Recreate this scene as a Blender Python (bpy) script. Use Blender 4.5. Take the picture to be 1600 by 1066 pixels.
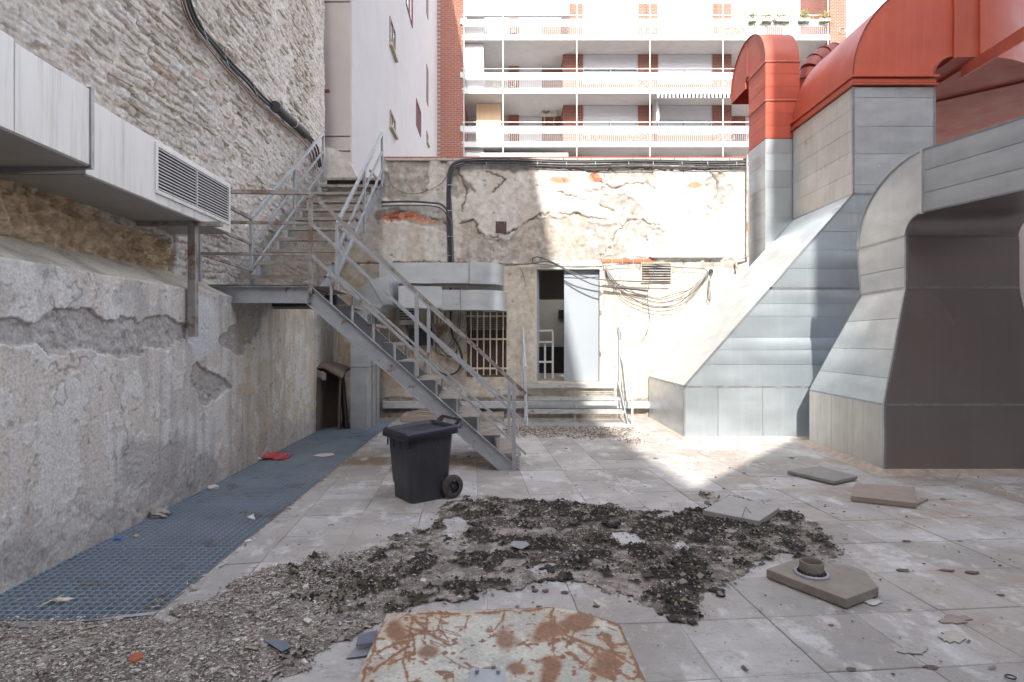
import bpy, bmesh, math, random
import numpy as np
from mathutils import Vector, Matrix
random.seed(7); RNG = np.random.default_rng(11)
for o in list(bpy.data.objects): bpy.data.objects.remove(o)
C = bpy.context.scene.collection
R = math.radians

# ------------------------------------------------------------ camera, light, exposure
CAMH, F = 1.5, 870.0
cam = bpy.data.objects.new('camera', bpy.data.cameras.new('camera')); C.objects.link(cam)
cam.location = (0, 0, CAMH); cam.rotation_euler = (R(90), 0, 0)
cam.data.sensor_width = 36; cam.data.lens = 36*F/1600; cam.data.clip_end = 2000; cam.data.clip_start = 0.05
bpy.context.scene.camera = cam
SUN = Vector((-.427, -3.78, 3.155)).normalized()
w = bpy.data.worlds.new('World'); bpy.context.scene.world = w; w.use_nodes = True
nt = w.node_tree; nt.nodes.clear()
sky = nt.nodes.new('ShaderNodeTexSky'); sky.sky_type = 'NISHITA'; sky.sun_disc = False
sky.sun_elevation = math.asin(SUN.z); sky.sun_rotation = math.pi + math.atan2(-SUN.x, -SUN.y)
sky.air_density = 1.0; sky.dust_density = 2.8; sky.ozone_density = 1.0
bg = nt.nodes.new('ShaderNodeBackground'); bg.inputs[1].default_value = 0.15
wo = nt.nodes.new('ShaderNodeOutputWorld')
hs = nt.nodes.new('ShaderNodeHueSaturation'); hs.inputs['Saturation'].default_value = .42
nt.links.new(sky.outputs[0], hs.inputs['Color']); nt.links.new(hs.outputs[0], bg.inputs[0]); nt.links.new(bg.outputs[0], wo.inputs[0])
sl = bpy.data.lights.new('sun', 'SUN'); sl.energy = 2.0; sl.angle = R(0.4); sl.color = (1, .95, .87)
so = bpy.data.objects.new('sun', sl); C.objects.link(so)
so.rotation_euler = (-SUN).to_track_quat('-Z', 'Y').to_euler(); so.location = (0, -10, 30)
vs = bpy.context.scene.view_settings
vs.view_transform = 'Standard'; vs.look = 'None'; vs.gamma = 1; vs.use_curve_mapping = False
vs.exposure = 2.15
bpy.context.scene.cycles.max_bounces = 8
bpy.context.scene.cycles.diffuse_bounces = 6

# ------------------------------------------------------------ helpers
def P(x, y, Y): return Vector(((x-800)*Y/F, Y, CAMH+(533-y)*Y/F))      # where a thing seen at x,y in the photo stands, Y metres off
def G(x, y, z=0.0):
    Y = (CAMH-z)*F/(y-533); return Vector(((x-800)*Y/F, Y, z))
MY = -30/F
def WL(rel, x, y):                                                     # on a plane parallel to the left wall
    Y = rel*F/(x-770); return P(x, y, Y)
def wx(rel, Y): return rel + MY*Y

def _h(ix, iy, s):
    n = (ix.astype(np.int64)*374761393 + iy.astype(np.int64)*668265263 + s*1442695041) & 0x7fffffff
    n = ((n ^ (n >> 13))*1274126177) & 0x7fffffff
    return ((n ^ (n >> 16)) & 0xffffff)/float(0xffffff)
def vn(x, y, s=0):
    x = np.asarray(x, float); y = np.asarray(y, float)
    ix = np.floor(x); iy = np.floor(y); fx = x-ix; fy = y-iy
    fx = fx*fx*(3-2*fx); fy = fy*fy*(3-2*fy)
    a = _h(ix, iy, s); b = _h(ix+1, iy, s); c = _h(ix, iy+1, s); d = _h(ix+1, iy+1, s)
    return (a*(1-fx)+b*fx)*(1-fy)+(c*(1-fx)+d*fx)*fy
def fbm(x, y, s=0, o=4):
    t = 0; a = .5; n = 0
    for k in range(o):
        t = t+a*vn(x, y, s+k*17); n += a; a *= .5; x = np.asarray(x)*2.03+3.1; y = np.asarray(y)*2.03+1.7
    return t/n
def worley(x, y, s=0):
    ix = np.floor(x); iy = np.floor(y); f1 = np.full(x.shape, 9.); f2 = f1.copy(); cid = np.zeros(x.shape)
    for dx in (-1, 0, 1):
        for dy in (-1, 0, 1):
            cx = ix+dx; cy = iy+dy
            px = cx+.15+.7*_h(cx, cy, s); py = cy+.15+.7*_h(cx, cy, s+5)
            d = np.hypot(px-x, py-y); c = _h(cx, cy, s+9)
            m = d < f1
            f2 = np.where(m, f1, np.minimum(f2, d)); cid = np.where(m, c, cid); f1 = np.where(m, d, f1)
    return f1, f2, cid
def ss(a, b, x): t = np.clip((x-a)/(b-a), 0, 1); return t*t*(3-2*t)
def ell(px, py, cx, cy, rx, ry, soft=.35, warp=0.): return 1-ss(1-soft, 1+soft, np.hypot((px-cx)/rx, (py-cy)/ry)+warp)
def inpoly(px, py, poly):
    r = np.zeros(px.shape, bool); n = len(poly)
    for i in range(n):
        x1, y1 = poly[i]; x2, y2 = poly[(i+1) % n]
        if y1 == y2: continue
        c = ((y1 > py) != (y2 > py)) & (px < (x2-x1)*(py-y1)/(y2-y1)+x1); r ^= c
    return r
def pdist(px, py, line):
    d = np.full(px.shape, 1e9)
    for (x1, y1), (x2, y2) in zip(line[:-1], line[1:]):
        vx, vy = x2-x1, y2-y1; L = vx*vx+vy*vy+1e-9
        t = np.clip(((px-x1)*vx+(py-y1)*vy)/L, 0, 1); d = np.minimum(d, np.hypot(px-x1-t*vx, py-y1-t*vy))
    return d
def mixc(a, b, t): t = np.asarray(t)[..., None]; return np.asarray(a)*(1-t)+np.asarray(b)*t

def put(name, me, parent=None, loc=None, label=None, cat=None, group=None, kind=None):
    o = bpy.data.objects.new(name, me); C.objects.link(o)
    if parent is not None: o.parent = parent
    if loc is not None: o.location = loc
    if label: o['label'] = label
    if cat: o['category'] = cat
    if group: o['group'] = group
    if kind: o['kind'] = kind
    return o
def wloc(o):
    v = Vector((0, 0, 0))
    while o is not None: v += Vector(o.location); o = o.parent
    return v
def thing(name, loc, label, cat, group=None, kind=None):
    return put(name, None, None, Vector(loc), label, cat, group, kind)

class MB:
    """collects shapes given in world coordinates, builds ONE mesh object"""
    def __init__(s): s.v = []; s.f = []; s.sm = []
    def add(s, vs, fs, smooth=False):
        n = len(s.v); s.v += [tuple(v) for v in vs]; s.f += [tuple(i+n for i in f) for f in fs]; s.sm += [smooth]*len(fs); return s
    def box(s, a, b):
        x0, y0, z0 = a; x1, y1, z1 = b
        return s.hexa([(x0,y0,z0),(x1,y0,z0),(x1,y1,z0),(x0,y1,z0)], [(x0,y0,z1),(x1,y0,z1),(x1,y1,z1),(x0,y1,z1)])
    def hexa(s, lo, hi):
        n = len(lo); fs = [tuple(range(n-1, -1, -1)), tuple(range(n, 2*n))]+[(i, (i+1) % n, n+(i+1) % n, n+i) for i in range(n)]
        return s.add(list(lo)+list(hi), fs)
    def prism(s, pts, d):
        d = Vector(d); pts = [Vector(p) for p in pts]; return s.hexa(pts, [p+d for p in pts])
    def bar(s, p, q, w_, h_=None, up=(0, 0, 1)):
        p = Vector(p); q = Vector(q); h_ = h_ or w_; d = (q-p).normalized(); u = Vector(up)
        if abs(d.dot(u)) > .98: u = Vector((0, 1, 0))
        a = d.cross(u).normalized(); b = a.cross(d).normalized()
        c = [a*(-w_/2)+b*(-h_/2), a*(w_/2)+b*(-h_/2), a*(w_/2)+b*(h_/2), a*(-w_/2)+b*(h_/2)]
        return s.hexa([p+k for k in c], [q+k for k in c])
    def tube(s, pts, r, n=8, cap=True):
        pts = [Vector(p) for p in pts]; vs = []; m = len(pts); u = None
        for i, p in enumerate(pts):
            d = ((pts[min(i+1, m-1)]-pts[max(i-1, 0)])).normalized()
            if u is None: u = d.orthogonal().normalized()
            u = (u-d*u.dot(d)).normalized(); v = d.cross(u); rr = r[i] if isinstance(r, (list, tuple)) else r
            vs += [p+(u*math.cos(t*2*math.pi/n)+v*math.sin(t*2*math.pi/n))*rr for t in range(n)]
        fs = [(i*n+j, i*n+(j+1) % n, (i+1)*n+(j+1) % n, (i+1)*n+j) for i in range(m-1) for j in range(n)]
        s.add(vs, fs, True)
        if cap: s.add(vs[:n], [tuple(range(n-1, -1, -1))]); s.add(vs[-n:], [tuple(range(n))])
        return s
    def rings(s, rings, closed=True, smooth=False, caps=(True, True)):
        n = len(rings[0]); vs = [v for r_ in rings for v in r_]; k = n if closed else n-1
        s.add(vs, [(i*n+j, i*n+(j+1) % n, (i+1)*n+(j+1) % n, (i+1)*n+j) for i in range(len(rings)-1) for j in range(k)], smooth)
        if caps[0]: s.add(rings[0], [tuple(range(n-1, -1, -1))])
        if caps[1]: s.add(rings[-1], [tuple(range(n))])
        return s
    def quadstrips(s, rings, caps=(True, True)):
        """four-cornered rings; every side gets its own vertices so the corners stay sharp and the bends smooth"""
        for k in range(4):
            a = [r_[k] for r_ in rings]; b = [r_[(k+1) % 4] for r_ in rings]; m = len(a)
            s.add(a+b, [(i, m+i, m+i+1, i+1) for i in range(m-1)], True)
        if caps[0]: s.add(rings[0], [(3, 2, 1, 0)])
        if caps[1]: s.add(rings[-1], [(0, 1, 2, 3)])
        return s
    def mesh(s, name, m, off):
        me = bpy.data.meshes.new(name); off = Vector(off)
        me.from_pydata([(v[0]-off.x, v[1]-off.y, v[2]-off.z) for v in s.v], [], s.f)
        me.polygons.foreach_set('use_smooth', s.sm)
        if m: me.materials.append(m)
        me.update(); return me
    def build(s, name, m, parent=None, bevel=0, **kw):
        if parent is not None: off = wloc(parent); loc = (0, 0, 0)
        else:
            a = np.array([tuple(v) for v in s.v]); off = Vector(((a[:,0].min()+a[:,0].max())/2, (a[:,1].min()+a[:,1].max())/2, a[:,2].min())); loc = off
        o = put(name, s.mesh(name, m, off), parent, loc, **kw)
        if bevel:
            b = o.modifiers.new('bevel', 'BEVEL'); b.width = bevel; b.segments = 2; b.limit_method = 'ANGLE'; b.angle_limit = R(40)
        return o

def gridmesh(name, pts, m, parent=None, keep=None, cols=None, smooth=True, loc=(0, 0, 0), **kw):
    """pts: array (nu, nv, 3); keep: bool (nu-1, nv-1); cols: (nu, nv, 3) albedo"""
    nu, nv = pts.shape[:2]; idx = np.arange(nu*nv).reshape(nu, nv)
    q = np.stack([idx[:-1, :-1], idx[1:, :-1], idx[1:, 1:], idx[:-1, 1:]], -1)
    q = q[keep] if keep is not None else q.reshape(-1, 4)
    used, inv = np.unique(q, return_inverse=True); inv = inv.reshape(-1, 4)
    v = pts.reshape(-1, 3)[used]-np.array(loc)
    if parent is not None: v = v-np.array(wloc(parent)); loc = (0, 0, 0)
    me = bpy.data.meshes.new(name); me.vertices.add(len(v)); me.vertices.foreach_set('co', v.astype(np.float32).ravel())
    me.loops.add(inv.size); me.loops.foreach_set('vertex_index', inv.astype(np.int32).ravel())
    me.polygons.add(len(inv)); me.polygons.foreach_set('loop_start', np.arange(0, inv.size, 4, dtype=np.int32))
    me.polygons.foreach_set('loop_total', np.full(len(inv), 4, np.int32))
    me.polygons.foreach_set('use_smooth', np.full(len(inv), smooth))
    me.update(calc_edges=True); me.validate()
    if cols is not None:
        a = me.color_attributes.new('col', 'FLOAT_COLOR', 'POINT'); c = cols.reshape(-1, 3)[used]
        a.data.foreach_set('color', np.concatenate([c, np.ones((len(c), 1))], 1).astype(np.float32).ravel())
    me.materials.append(m)
    return put(name, me, parent, loc, **kw)

# ------------------------------------------------------------ materials
MATS = {}
def mat(name, c1, c2=None, rough=.7, metal=0., scale=6., detail=6., bump=0., bscale=40., streak=0., streakc=None,
        rnd=0., attr=False, rust=0., rustc=(.25, .09, .03), rusts=7., spec=.5, rvar=.1, stretch=(1, 1, 1), emit=None, alpha=None, tint2=None, bdet=6.):
    if name in MATS: return MATS[name]
    m = bpy.data.materials.new(name); m.use_nodes = True; t = m.node_tree; N = t.nodes; L = t.links; N.clear()
    out = N.new('ShaderNodeOutputMaterial'); b = N.new('ShaderNodeBsdfPrincipled'); L.new(b.outputs[0], out.inputs[0])
    geo = N.new('ShaderNodeNewGeometry'); mp = N.new('ShaderNodeMapping'); L.new(geo.outputs['Position'], mp.inputs[0]); mp.inputs['Scale'].default_value = stretch
    def noise(sc, de=6., src=mp, ro=.6):
        n = N.new('ShaderNodeTexNoise'); n.inputs['Scale'].default_value = sc; n.inputs['Detail'].default_value = de; n.inputs['Roughness'].default_value = ro
        L.new(src.outputs[0], n.inputs['Vector']); return n
    def mix(a, b_, fac, mode='MIX'):
        x = N.new('ShaderNodeMix'); x.data_type = 'RGBA'; x.blend_type = mode
        for i, v in ((0, fac), (6, a), (7, b_)):
            if hasattr(v, 'links'): L.new(v, x.inputs[i])
            elif i == 0: x.inputs[0].default_value = v
            else: x.inputs[i].default_value = (*v, 1)
        return x.outputs[2]
    def ramp(src, a, b_):
        r_ = N.new('ShaderNodeMapRange'); r_.inputs[1].default_value = a; r_.inputs[2].default_value = b_; L.new(src, r_.inputs[0]); return r_.outputs[0]
    n1 = noise(scale, detail)
    if attr:
        at = N.new('ShaderNodeAttribute'); at.attribute_name = 'col'
        g = N.new('ShaderNodeMix'); col = mix(at.outputs['Color'], tuple(.0 for _ in range(3)), 0.)
        k = ramp(n1.outputs[0], .3, .7); kk = mix((.74, .74, .74), (1.2, 1.2, 1.2), k); col = mix(col, kk, 1., 'MULTIPLY')
        N.remove(g)
    else: col = mix(c1, c2 or tuple(v*.8 for v in c1), ramp(n1.outputs[0], .32, .68))
    if streak:
        m2 = N.new('ShaderNodeMapping'); L.new(geo.outputs['Position'], m2.inputs[0]); m2.inputs['Scale'].default_value = (9, 9, .45)
        n2 = noise(1.6, 5., m2, .7); col = mix(col, streakc or tuple(v*.5 for v in c1), mix((0, 0, 0), (streak,)*3, ramp(n2.outputs[0], .5, .72)))
    if rust:
        n3 = noise(rusts, 8., mp, .68); col = mix(col, rustc, ramp(n3.outputs[0], .62-.25*rust, .7-.2*rust))
    if rnd:
        oi = N.new('ShaderNodeObjectInfo'); kr = mix((1-rnd,)*3, (1+rnd,)*3, oi.outputs['Random']); col = mix(col, kr, 1., 'MULTIPLY')
    L.new(col, b.inputs['Base Color'])
    b.inputs['Metallic'].default_value = metal; b.inputs['Specular IOR Level'].default_value = spec
    nr = noise(1.3 if metal > .3 else scale*1.7+1, 1. if metal > .3 else 4.)
    rr = N.new('ShaderNodeMapRange'); rr.inputs[1].default_value = .15; rr.inputs[2].default_value = .85
    rr.inputs[3].default_value = max(.03, rough-rvar); rr.inputs[4].default_value = min(1, rough+rvar); L.new(nr.outputs[0], rr.inputs[0]); L.new(rr.outputs[0], b.inputs['Roughness'])
    if bump:
        nb = noise(bscale, bdet, mp, .6 if bdet > 2 else .4); bp = N.new('ShaderNodeBump'); bp.inputs['Strength'].default_value = 1.; bp.inputs['Distance'].default_value = bump
        L.new(nb.outputs[0], bp.inputs['Height']); L.new(bp.outputs[0], b.inputs['Normal'])
    if emit: b.inputs['Emission Color'].default_value = (*emit[0], 1); b.inputs['Emission Strength'].default_value = emit[1]
    if alpha is not None: b.inputs['Transmission Weight'].default_value = alpha
    MATS[name] = m; return m

M_ATTR = mat('painted_masonry', None or (.5,.5,.5), attr=True, rough=.92, scale=22, bump=.006, bscale=55, spec=.2)
M_LOWER = mat('streaky_plaster', (.5,.5,.5), attr=True, rough=.93, scale=48, bump=.005, bscale=70, spec=.2)
M_ATTRF = mat('fine_plaster', (.5,.5,.5), attr=True, rough=.92, scale=9, bump=.003, bscale=90, spec=.2)
M_GRIT = mat('grit_cover', (.5,.5,.5), attr=True, rough=.97, scale=70, bump=.004, bscale=180, spec=.15)
M_STONE = mat('lime_stone', (.60,.56,.51), (.42,.36,.30), rough=.95, scale=14, bump=.006, bscale=60, rnd=.18, spec=.2)
M_TILE = mat('concrete_tile', (.47,.46,.46), (.34,.32,.31), rough=.9, scale=2.2, detail=10, bump=.0015, bscale=150, rnd=.07, rust=.12, rustc=(.30,.25,.20), rusts=1.1, spec=.25)
def tilemat():
    m = bpy.data.materials.new('weathered_tile'); m.use_nodes = True; t = m.node_tree; N = t.nodes; L = t.links; b = N['Principled BSDF']; b.inputs['Roughness'].default_value = .88; b.inputs['Specular IOR Level'].default_value = .25
    g = N.new('ShaderNodeNewGeometry'); oi = N.new('ShaderNodeObjectInfo')
    def noi(sc, de=8, ro=.65, st=None):
        n = N.new('ShaderNodeTexNoise'); n.inputs['Scale'].default_value = sc; n.inputs['Detail'].default_value = de; n.inputs['Roughness'].default_value = ro
        if st: mp = N.new('ShaderNodeMapping'); mp.inputs['Scale'].default_value = st; mp.inputs['Location'].default_value = (st[0]*7, 3, 1); L.new(g.outputs['Position'], mp.inputs[0]); L.new(mp.outputs[0], n.inputs['Vector'])
        else: L.new(g.outputs['Position'], n.inputs['Vector'])
        return n.outputs[0]
    def rng(v, a, b_, c=0., d=1.):
        r_ = N.new('ShaderNodeMapRange'); r_.inputs[1].default_value = a; r_.inputs[2].default_value = b_; r_.inputs[3].default_value = c; r_.inputs[4].default_value = d; L.new(v, r_.inputs[0]); return r_.outputs[0]
    def mix(a, b_, f, mode='MIX'):
        x = N.new('ShaderNodeMix'); x.data_type = 'RGBA'; x.blend_type = mode
        for i, v in ((0, f), (6, a), (7, b_)):
            if hasattr(v, 'links'): L.new(v, x.inputs[i])
            elif i == 0: x.inputs[0].default_value = v
            else: x.inputs[i].default_value = (*v, 1)
        return x.outputs[2]
    def mul(a, b_):
        x = N.new('ShaderNodeMath'); x.operation = 'MULTIPLY'
        for i, v in enumerate((a, b_)):
            if hasattr(v, 'links'): L.new(v, x.inputs[i])
            else: x.inputs[i].default_value = v
        return x.outputs[0]
    sp = N.new('ShaderNodeSeparateXYZ'); L.new(g.outputs['Position'], sp.inputs[0])
    col = mix((.385,.37,.36), (.48,.465,.455), rng(noi(1.3), .42, .58))
    tn = mix((.80,.78,.75), (1.12,1.12,1.13), oi.outputs['Random']); col = mix(col, tn, 1., 'MULTIPLY')
    right = rng(sp.outputs[0], 1.6, 3.6, .25, .85)
    col = mix(col, (.37,.29,.235), mul(rng(noi(.9, 9, .7, (1, 1.3, 1)), .47, .62), right))
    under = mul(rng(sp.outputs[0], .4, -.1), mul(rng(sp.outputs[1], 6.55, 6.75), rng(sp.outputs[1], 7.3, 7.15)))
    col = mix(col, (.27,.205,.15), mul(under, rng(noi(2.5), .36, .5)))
    col = mix(col, (.66,.65,.65), mul(rng(noi(2.1, 10, .74, (1.6, 1, 1)), .53, .62), .65))
    col = mix(col, (.28,.26,.245), mul(rng(noi(4.5, 10, .78, (1, 1.8, 1)), .52, .64), .65))
    col = mix(col, (.33,.27,.22), mul(rng(noi(1.9, 10, .75, (1.2, 1.5, 1)), .57, .64), .55))
    col = mix(col, (.20,.18,.165), mul(rng(noi(38, 4, .6), .64, .70), .7))
    col = mix(col, (.66,.64,.62), mul(rng(noi(55, 3, .6, (1, 1.1, 1)), .67, .71), .6))
    gr_ = mix((.9,.9,.9), (1.08,1.08,1.08), noi(160, 3)); col = mix(col, gr_, 1., 'MULTIPLY')
    L.new(col, b.inputs['Base Color'])
    bp = N.new('ShaderNodeBump'); bp.inputs['Distance'].default_value = .002; L.new(noi(45, 8, .75), bp.inputs['Height']); L.new(bp.outputs[0], b.inputs['Normal'])
    return m
M_TILE = tilemat()
M_JOINT = mat('tile_joint', (.52,.50,.475), (.15,.135,.12), rough=.95, scale=1.7, detail=8)
M_PAVER = mat('paver_side', (.33,.30,.27), (.20,.17,.14), rough=.95, scale=12, bump=.003, bscale=90)
M_PAVER2 = mat('paver_face', (.35,.285,.25), (.28,.23,.20), rough=.92, scale=8, bump=.0015, bscale=150)
M_GALV = mat('galvanised_sheet', (.60,.63,.65), (.47,.50,.53), rough=.38, metal=.55, rvar=.14, scale=2.4, rnd=.06, streak=.25, streakc=(.68,.70,.70), stretch=(1,1,2.5))
M_GALVSKY = mat('sky_tinted_sheet', (.54,.60,.63), (.46,.52,.56), rough=.36, metal=.72, rvar=.10, scale=1.9, rnd=.10, streak=.35, streakc=(.66,.70,.72), stretch=(1,1,2))  # front-face copy of the sheet, bluish sky reflection put into its colour
M_GALVD = mat('galvanised_seam', (.40,.42,.44), (.30,.31,.33), rough=.4, metal=.75, scale=9)
M_SHADED = mat('shaded_sheet', (.33,.295,.28), (.29,.26,.245), rough=.34, metal=.75, rvar=.12, scale=1.1, rnd=.05, streak=.12, streakc=(.42,.41,.40))  # darker copy of the sheet, dark reflections and shade put into its colour
M_DIRTYG = mat('stained_sheet', (.66,.64,.60), (.56,.54,.50), rough=.6, metal=.2, scale=3, rnd=.06, streak=.55, streakc=(.38,.36,.34), rust=.05, rustc=(.42,.30,.2), rusts=2)
M_RED = mat('red_paint', (.56,.12,.068), (.44,.085,.05), rough=.42, metal=.0, scale=1.1, detail=9, rnd=.10, streak=.3, streakc=(.55,.17,.12), rvar=.15)
M_DKRED = mat('dark_red_seam', (.30,.05,.03), (.22,.04,.03), rough=.5)
M_STEEL = mat('blue_grey_steel', (.45,.475,.51), (.36,.38,.41), rough=.45, metal=.35, scale=9, rust=.10, rustc=(.22,.12,.06), rusts=6)
M_STEELR = mat('rusty_rail', (.36,.35,.34), (.30,.29,.28), rough=.6, metal=.3, scale=10, rust=.55, rustc=(.22,.135,.085), rusts=5)
M_TREAD = mat('checker_tread', (.36,.33,.30), (.25,.21,.18), rough=.75, metal=.2, scale=8, bump=.004, bscale=70, rust=.2, rustc=(.24,.17,.11))
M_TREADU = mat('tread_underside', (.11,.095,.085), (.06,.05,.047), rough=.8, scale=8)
M_GRATE = mat('grating_steel', (.42,.48,.56), (.30,.36,.44), rough=.55, metal=.4, scale=1.3, detail=9, rust=.22, rustc=(.27,.25,.23), rusts=3)
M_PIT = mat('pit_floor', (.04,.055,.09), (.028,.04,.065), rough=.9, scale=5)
M_BLACK = mat('black_rubber', (.035,.035,.04), (.05,.05,.055), rough=.55)
M_CABLE = mat('grey_cable', (.10,.10,.11), (.06,.06,.065), rough=.5)
M_CABLEL = mat('pale_cable', (.42,.38,.34), (.30,.27,.25), rough=.6)
M_BIN = mat('bin_plastic', (.036,.038,.050), (.050,.052,.062), rough=.45, scale=5, streak=.5, streakc=(.075,.075,.077), rust=.04, rustc=(.09,.085,.08), rusts=9, bump=.0006, bscale=200)
M_BINLID = mat('bin_lid_plastic', (.020,.024,.040), (.028,.031,.046), rough=.38, scale=5)
M_TYRE = mat('dusty_tyre', (.085,.075,.07), (.05,.045,.042), rough=.9, scale=30)
M_DUCTW = mat('white_sheet', (.80,.79,.77), (.72,.71,.70), rough=.5, metal=.25, scale=2, streak=.8, streakc=(.54,.51,.46), stretch=(1,1,.3))
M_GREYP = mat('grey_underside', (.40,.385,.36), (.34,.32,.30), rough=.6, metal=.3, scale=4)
M_DARK = mat('dark_void', (.02,.018,.018), (.03,.028,.028), rough=.9)
M_DOOR = mat('door_leaf', (.30,.335,.37), (.28,.31,.345), rough=.45, scale=1.5)
M_CREAM = mat('cream_bars', (.66,.60,.48), (.50,.43,.33), rough=.7, scale=20)
M_WHITE = mat('white_paint', (.80,.80,.79), (.74,.74,.73), rough=.6, scale=3)
M_WHITEF = mat('facade_white', (.56,.56,.56), (.50,.50,.505), rough=.7, scale=2)
M_ROOMW = mat('room_paint', (.42,.40,.35), (.36,.34,.30), rough=.9, scale=2)
M_BRICKO = mat('orange_brick', (.56,.17,.085), (.42,.12,.065), rough=.9, scale=25, bump=.003, bscale=70, rnd=.2)
M_GLASS = mat('window_glass', (.13,.18,.20), (.09,.13,.15), rough=.08, spec=.8, scale=1, rvar=.03)
M_SHUT = mat('roller_shutter', (.70,.70,.73), (.62,.62,.66), rough=.6, scale=6, stretch=(.4,.4,4))
M_WOOD = mat('old_plank', (.36,.31,.27), (.24,.2,.17), rough=.9, scale=6, stretch=(1,6,6), bump=.002)
M_CARPET = mat('brown_carpet', (.20,.15,.12), (.13,.10,.08), rough=1, scale=30, bump=.004, bscale=160)
M_PINK = mat('pinkish_render', (.56,.50,.48), (.50,.45,.43), rough=.9, scale=2, streak=.2, streakc=(.42,.37,.36))
M_PALE = mat('pale_render', (.56,.53,.54), (.52,.49,.50), rough=.9, scale=1.2, streak=.18, streakc=(.46,.43,.43), bump=.002)

def brickmat():
    m = bpy.data.materials.new('brick_wall'); m.use_nodes = True; t = m.node_tree; N = t.nodes; L = t.links; b = N['Principled BSDF']; b.inputs['Roughness'].default_value = .9
    g = N.new('ShaderNodeNewGeometry'); s = N.new('ShaderNodeSeparateXYZ'); c = N.new('ShaderNodeCombineXYZ'); L.new(g.outputs['Position'], s.inputs[0])
    a = N.new('ShaderNodeMath'); a.operation = 'ADD'; L.new(s.outputs[0], a.inputs[0]); L.new(s.outputs[1], a.inputs[1])
    L.new(a.outputs[0], c.inputs[0]); L.new(s.outputs[2], c.inputs[1])
    k = N.new('ShaderNodeTexBrick'); L.new(c.outputs[0], k.inputs['Vector']); k.inputs['Scale'].default_value = 1
    k.inputs['Brick Width'].default_value = .25; k.inputs['Row Height'].default_value = .085; k.inputs['Mortar Size'].default_value = .010
    k.inputs['Color1'].default_value = (.33,.105,.065,1); k.inputs['Color2'].default_value = (.25,.08,.05,1); k.inputs['Mortar'].default_value = (.34,.27,.235,1)
    n = N.new('ShaderNodeTexNoise'); n.inputs['Scale'].default_value = .7; L.new(g.outputs['Position'], n.inputs['Vector'])
    x = N.new('ShaderNodeMix'); x.data_type = 'RGBA'; x.blend_type = 'MULTIPLY'; x.inputs[0].default_value = 1
    r_ = N.new('ShaderNodeMix'); r_.data_type = 'RGBA'; r_.inputs[6].default_value = (.85,.85,.85,1); r_.inputs[7].default_value = (1.12,1.12,1.12,1); L.new(n.outputs[0], r_.inputs[0])
    L.new(k.outputs[0], x.inputs[6]); L.new(r_.outputs[2], x.inputs[7]); L.new(x.outputs[2], b.inputs['Base Color'])
    bp = N.new('ShaderNodeBump'); bp.inputs['Distance'].default_value = .01; bp.invert = True; L.new(k.outputs['Fac'], bp.inputs['Height']); L.new(bp.outputs[0], b.inputs['Normal'])
    return m
M_BRICK = brickmat()

# ============================================================ THE SETTING: ground
WALLY = 10.9
MB().add([(-300,-300,-.4),(300,-300,-.4),(300,300,-.4),(-300,300,-.4)], [(0,1,2,3)]).build('ground', mat('earth', (.22,.2,.18), (.16,.15,.13), rough=1, scale=1), kind='structure')
gl = lambda Y: wx(-1.85, Y)      # right edge of the grating channel
ll = lambda Y: wx(-2.94, Y)      # face of the lower left wall
pv = thing('paving', (0, 0, 0), None, None, kind='structure')
sb = MB()
sb.hexa([(gl(2.99),2.99,-.38),(12,2.99,-.38),(12,11.0,-.38),(gl(11),11.0,-.38)], [(gl(2.99),2.99,-.0045),(12,2.99,-.0045),(12,11.0,-.0045),(gl(11),11.0,-.0045)])
sb.hexa([(-4.2,-13.9,-.38),(12,-13.9,-.38),(12,2.99,-.38),(-4.2,2.99,-.38)], [(-4.2,-13.9,-.0045),(12,-13.9,-.0045),(12,2.99,-.0045),(-4.2,2.99,-.0045)])
sb.build('slab_bed', M_JOINT, pv, kind='structure')
TA = Vector((.9965, .0835)); TB = Vector((-.0835, .9965)); T0 = Vector((1.88, 3.063)); TS = .502
tmesh = []
for k in range(6):
    rr = random.Random(k); g = .0032
    m_ = MB(); h = TS/2-g; n = 6
    ring = []
    for (ax, ay, bx_, by_) in ((-h,-h,h,-h),(h,-h,h,h),(h,h,-h,h),(-h,h,-h,-h)):
        for j in range(n):
            t = j/n; wob = .0022 if j else 0
            ring.append((ax+(bx_-ax)*t+rr.uniform(-wob, wob), ay+(by_-ay)*t+rr.uniform(-wob, wob)))
    lo = [(x, y, -.03) for x, y in ring]; mid = [(x, y, -.003) for x, y in ring]; hi = [(x*.985, y*.985, 0) for x, y in ring]
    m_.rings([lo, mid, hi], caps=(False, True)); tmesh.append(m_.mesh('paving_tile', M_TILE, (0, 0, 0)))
ang = math.atan2(TA.y, TA.x); far = []; near = []
for i in range(-14, 22):
    for j in range(-6, 17):
        c = T0+TA*(TS*(i+.5))+TB*(TS*(j+.5)); X, Y = c
        if X > 11.5 or Y < 1.35 or Y > 10.95: continue
        lim = gl(Y) if Y > 2.9 else -4
        if X+.27 < lim: continue
        if Y > 2.7 and X-TS*.5 < lim: far.append((c, 'cut')); continue
        sx = 800+F*X/Y; sy = 533+1305/Y
        if sx < -60 or sx > 1700: far.append((c, 'far')); continue
        (near if Y < 9 else far).append((c, 'n'))
near.sort(key=lambda t: t[0].y); far += near[295:]; near = near[:295]
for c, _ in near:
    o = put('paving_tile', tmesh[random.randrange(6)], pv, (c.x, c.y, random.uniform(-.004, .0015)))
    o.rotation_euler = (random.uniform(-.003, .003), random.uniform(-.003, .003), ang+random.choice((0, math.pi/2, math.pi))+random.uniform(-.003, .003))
fm = MB()
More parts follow.
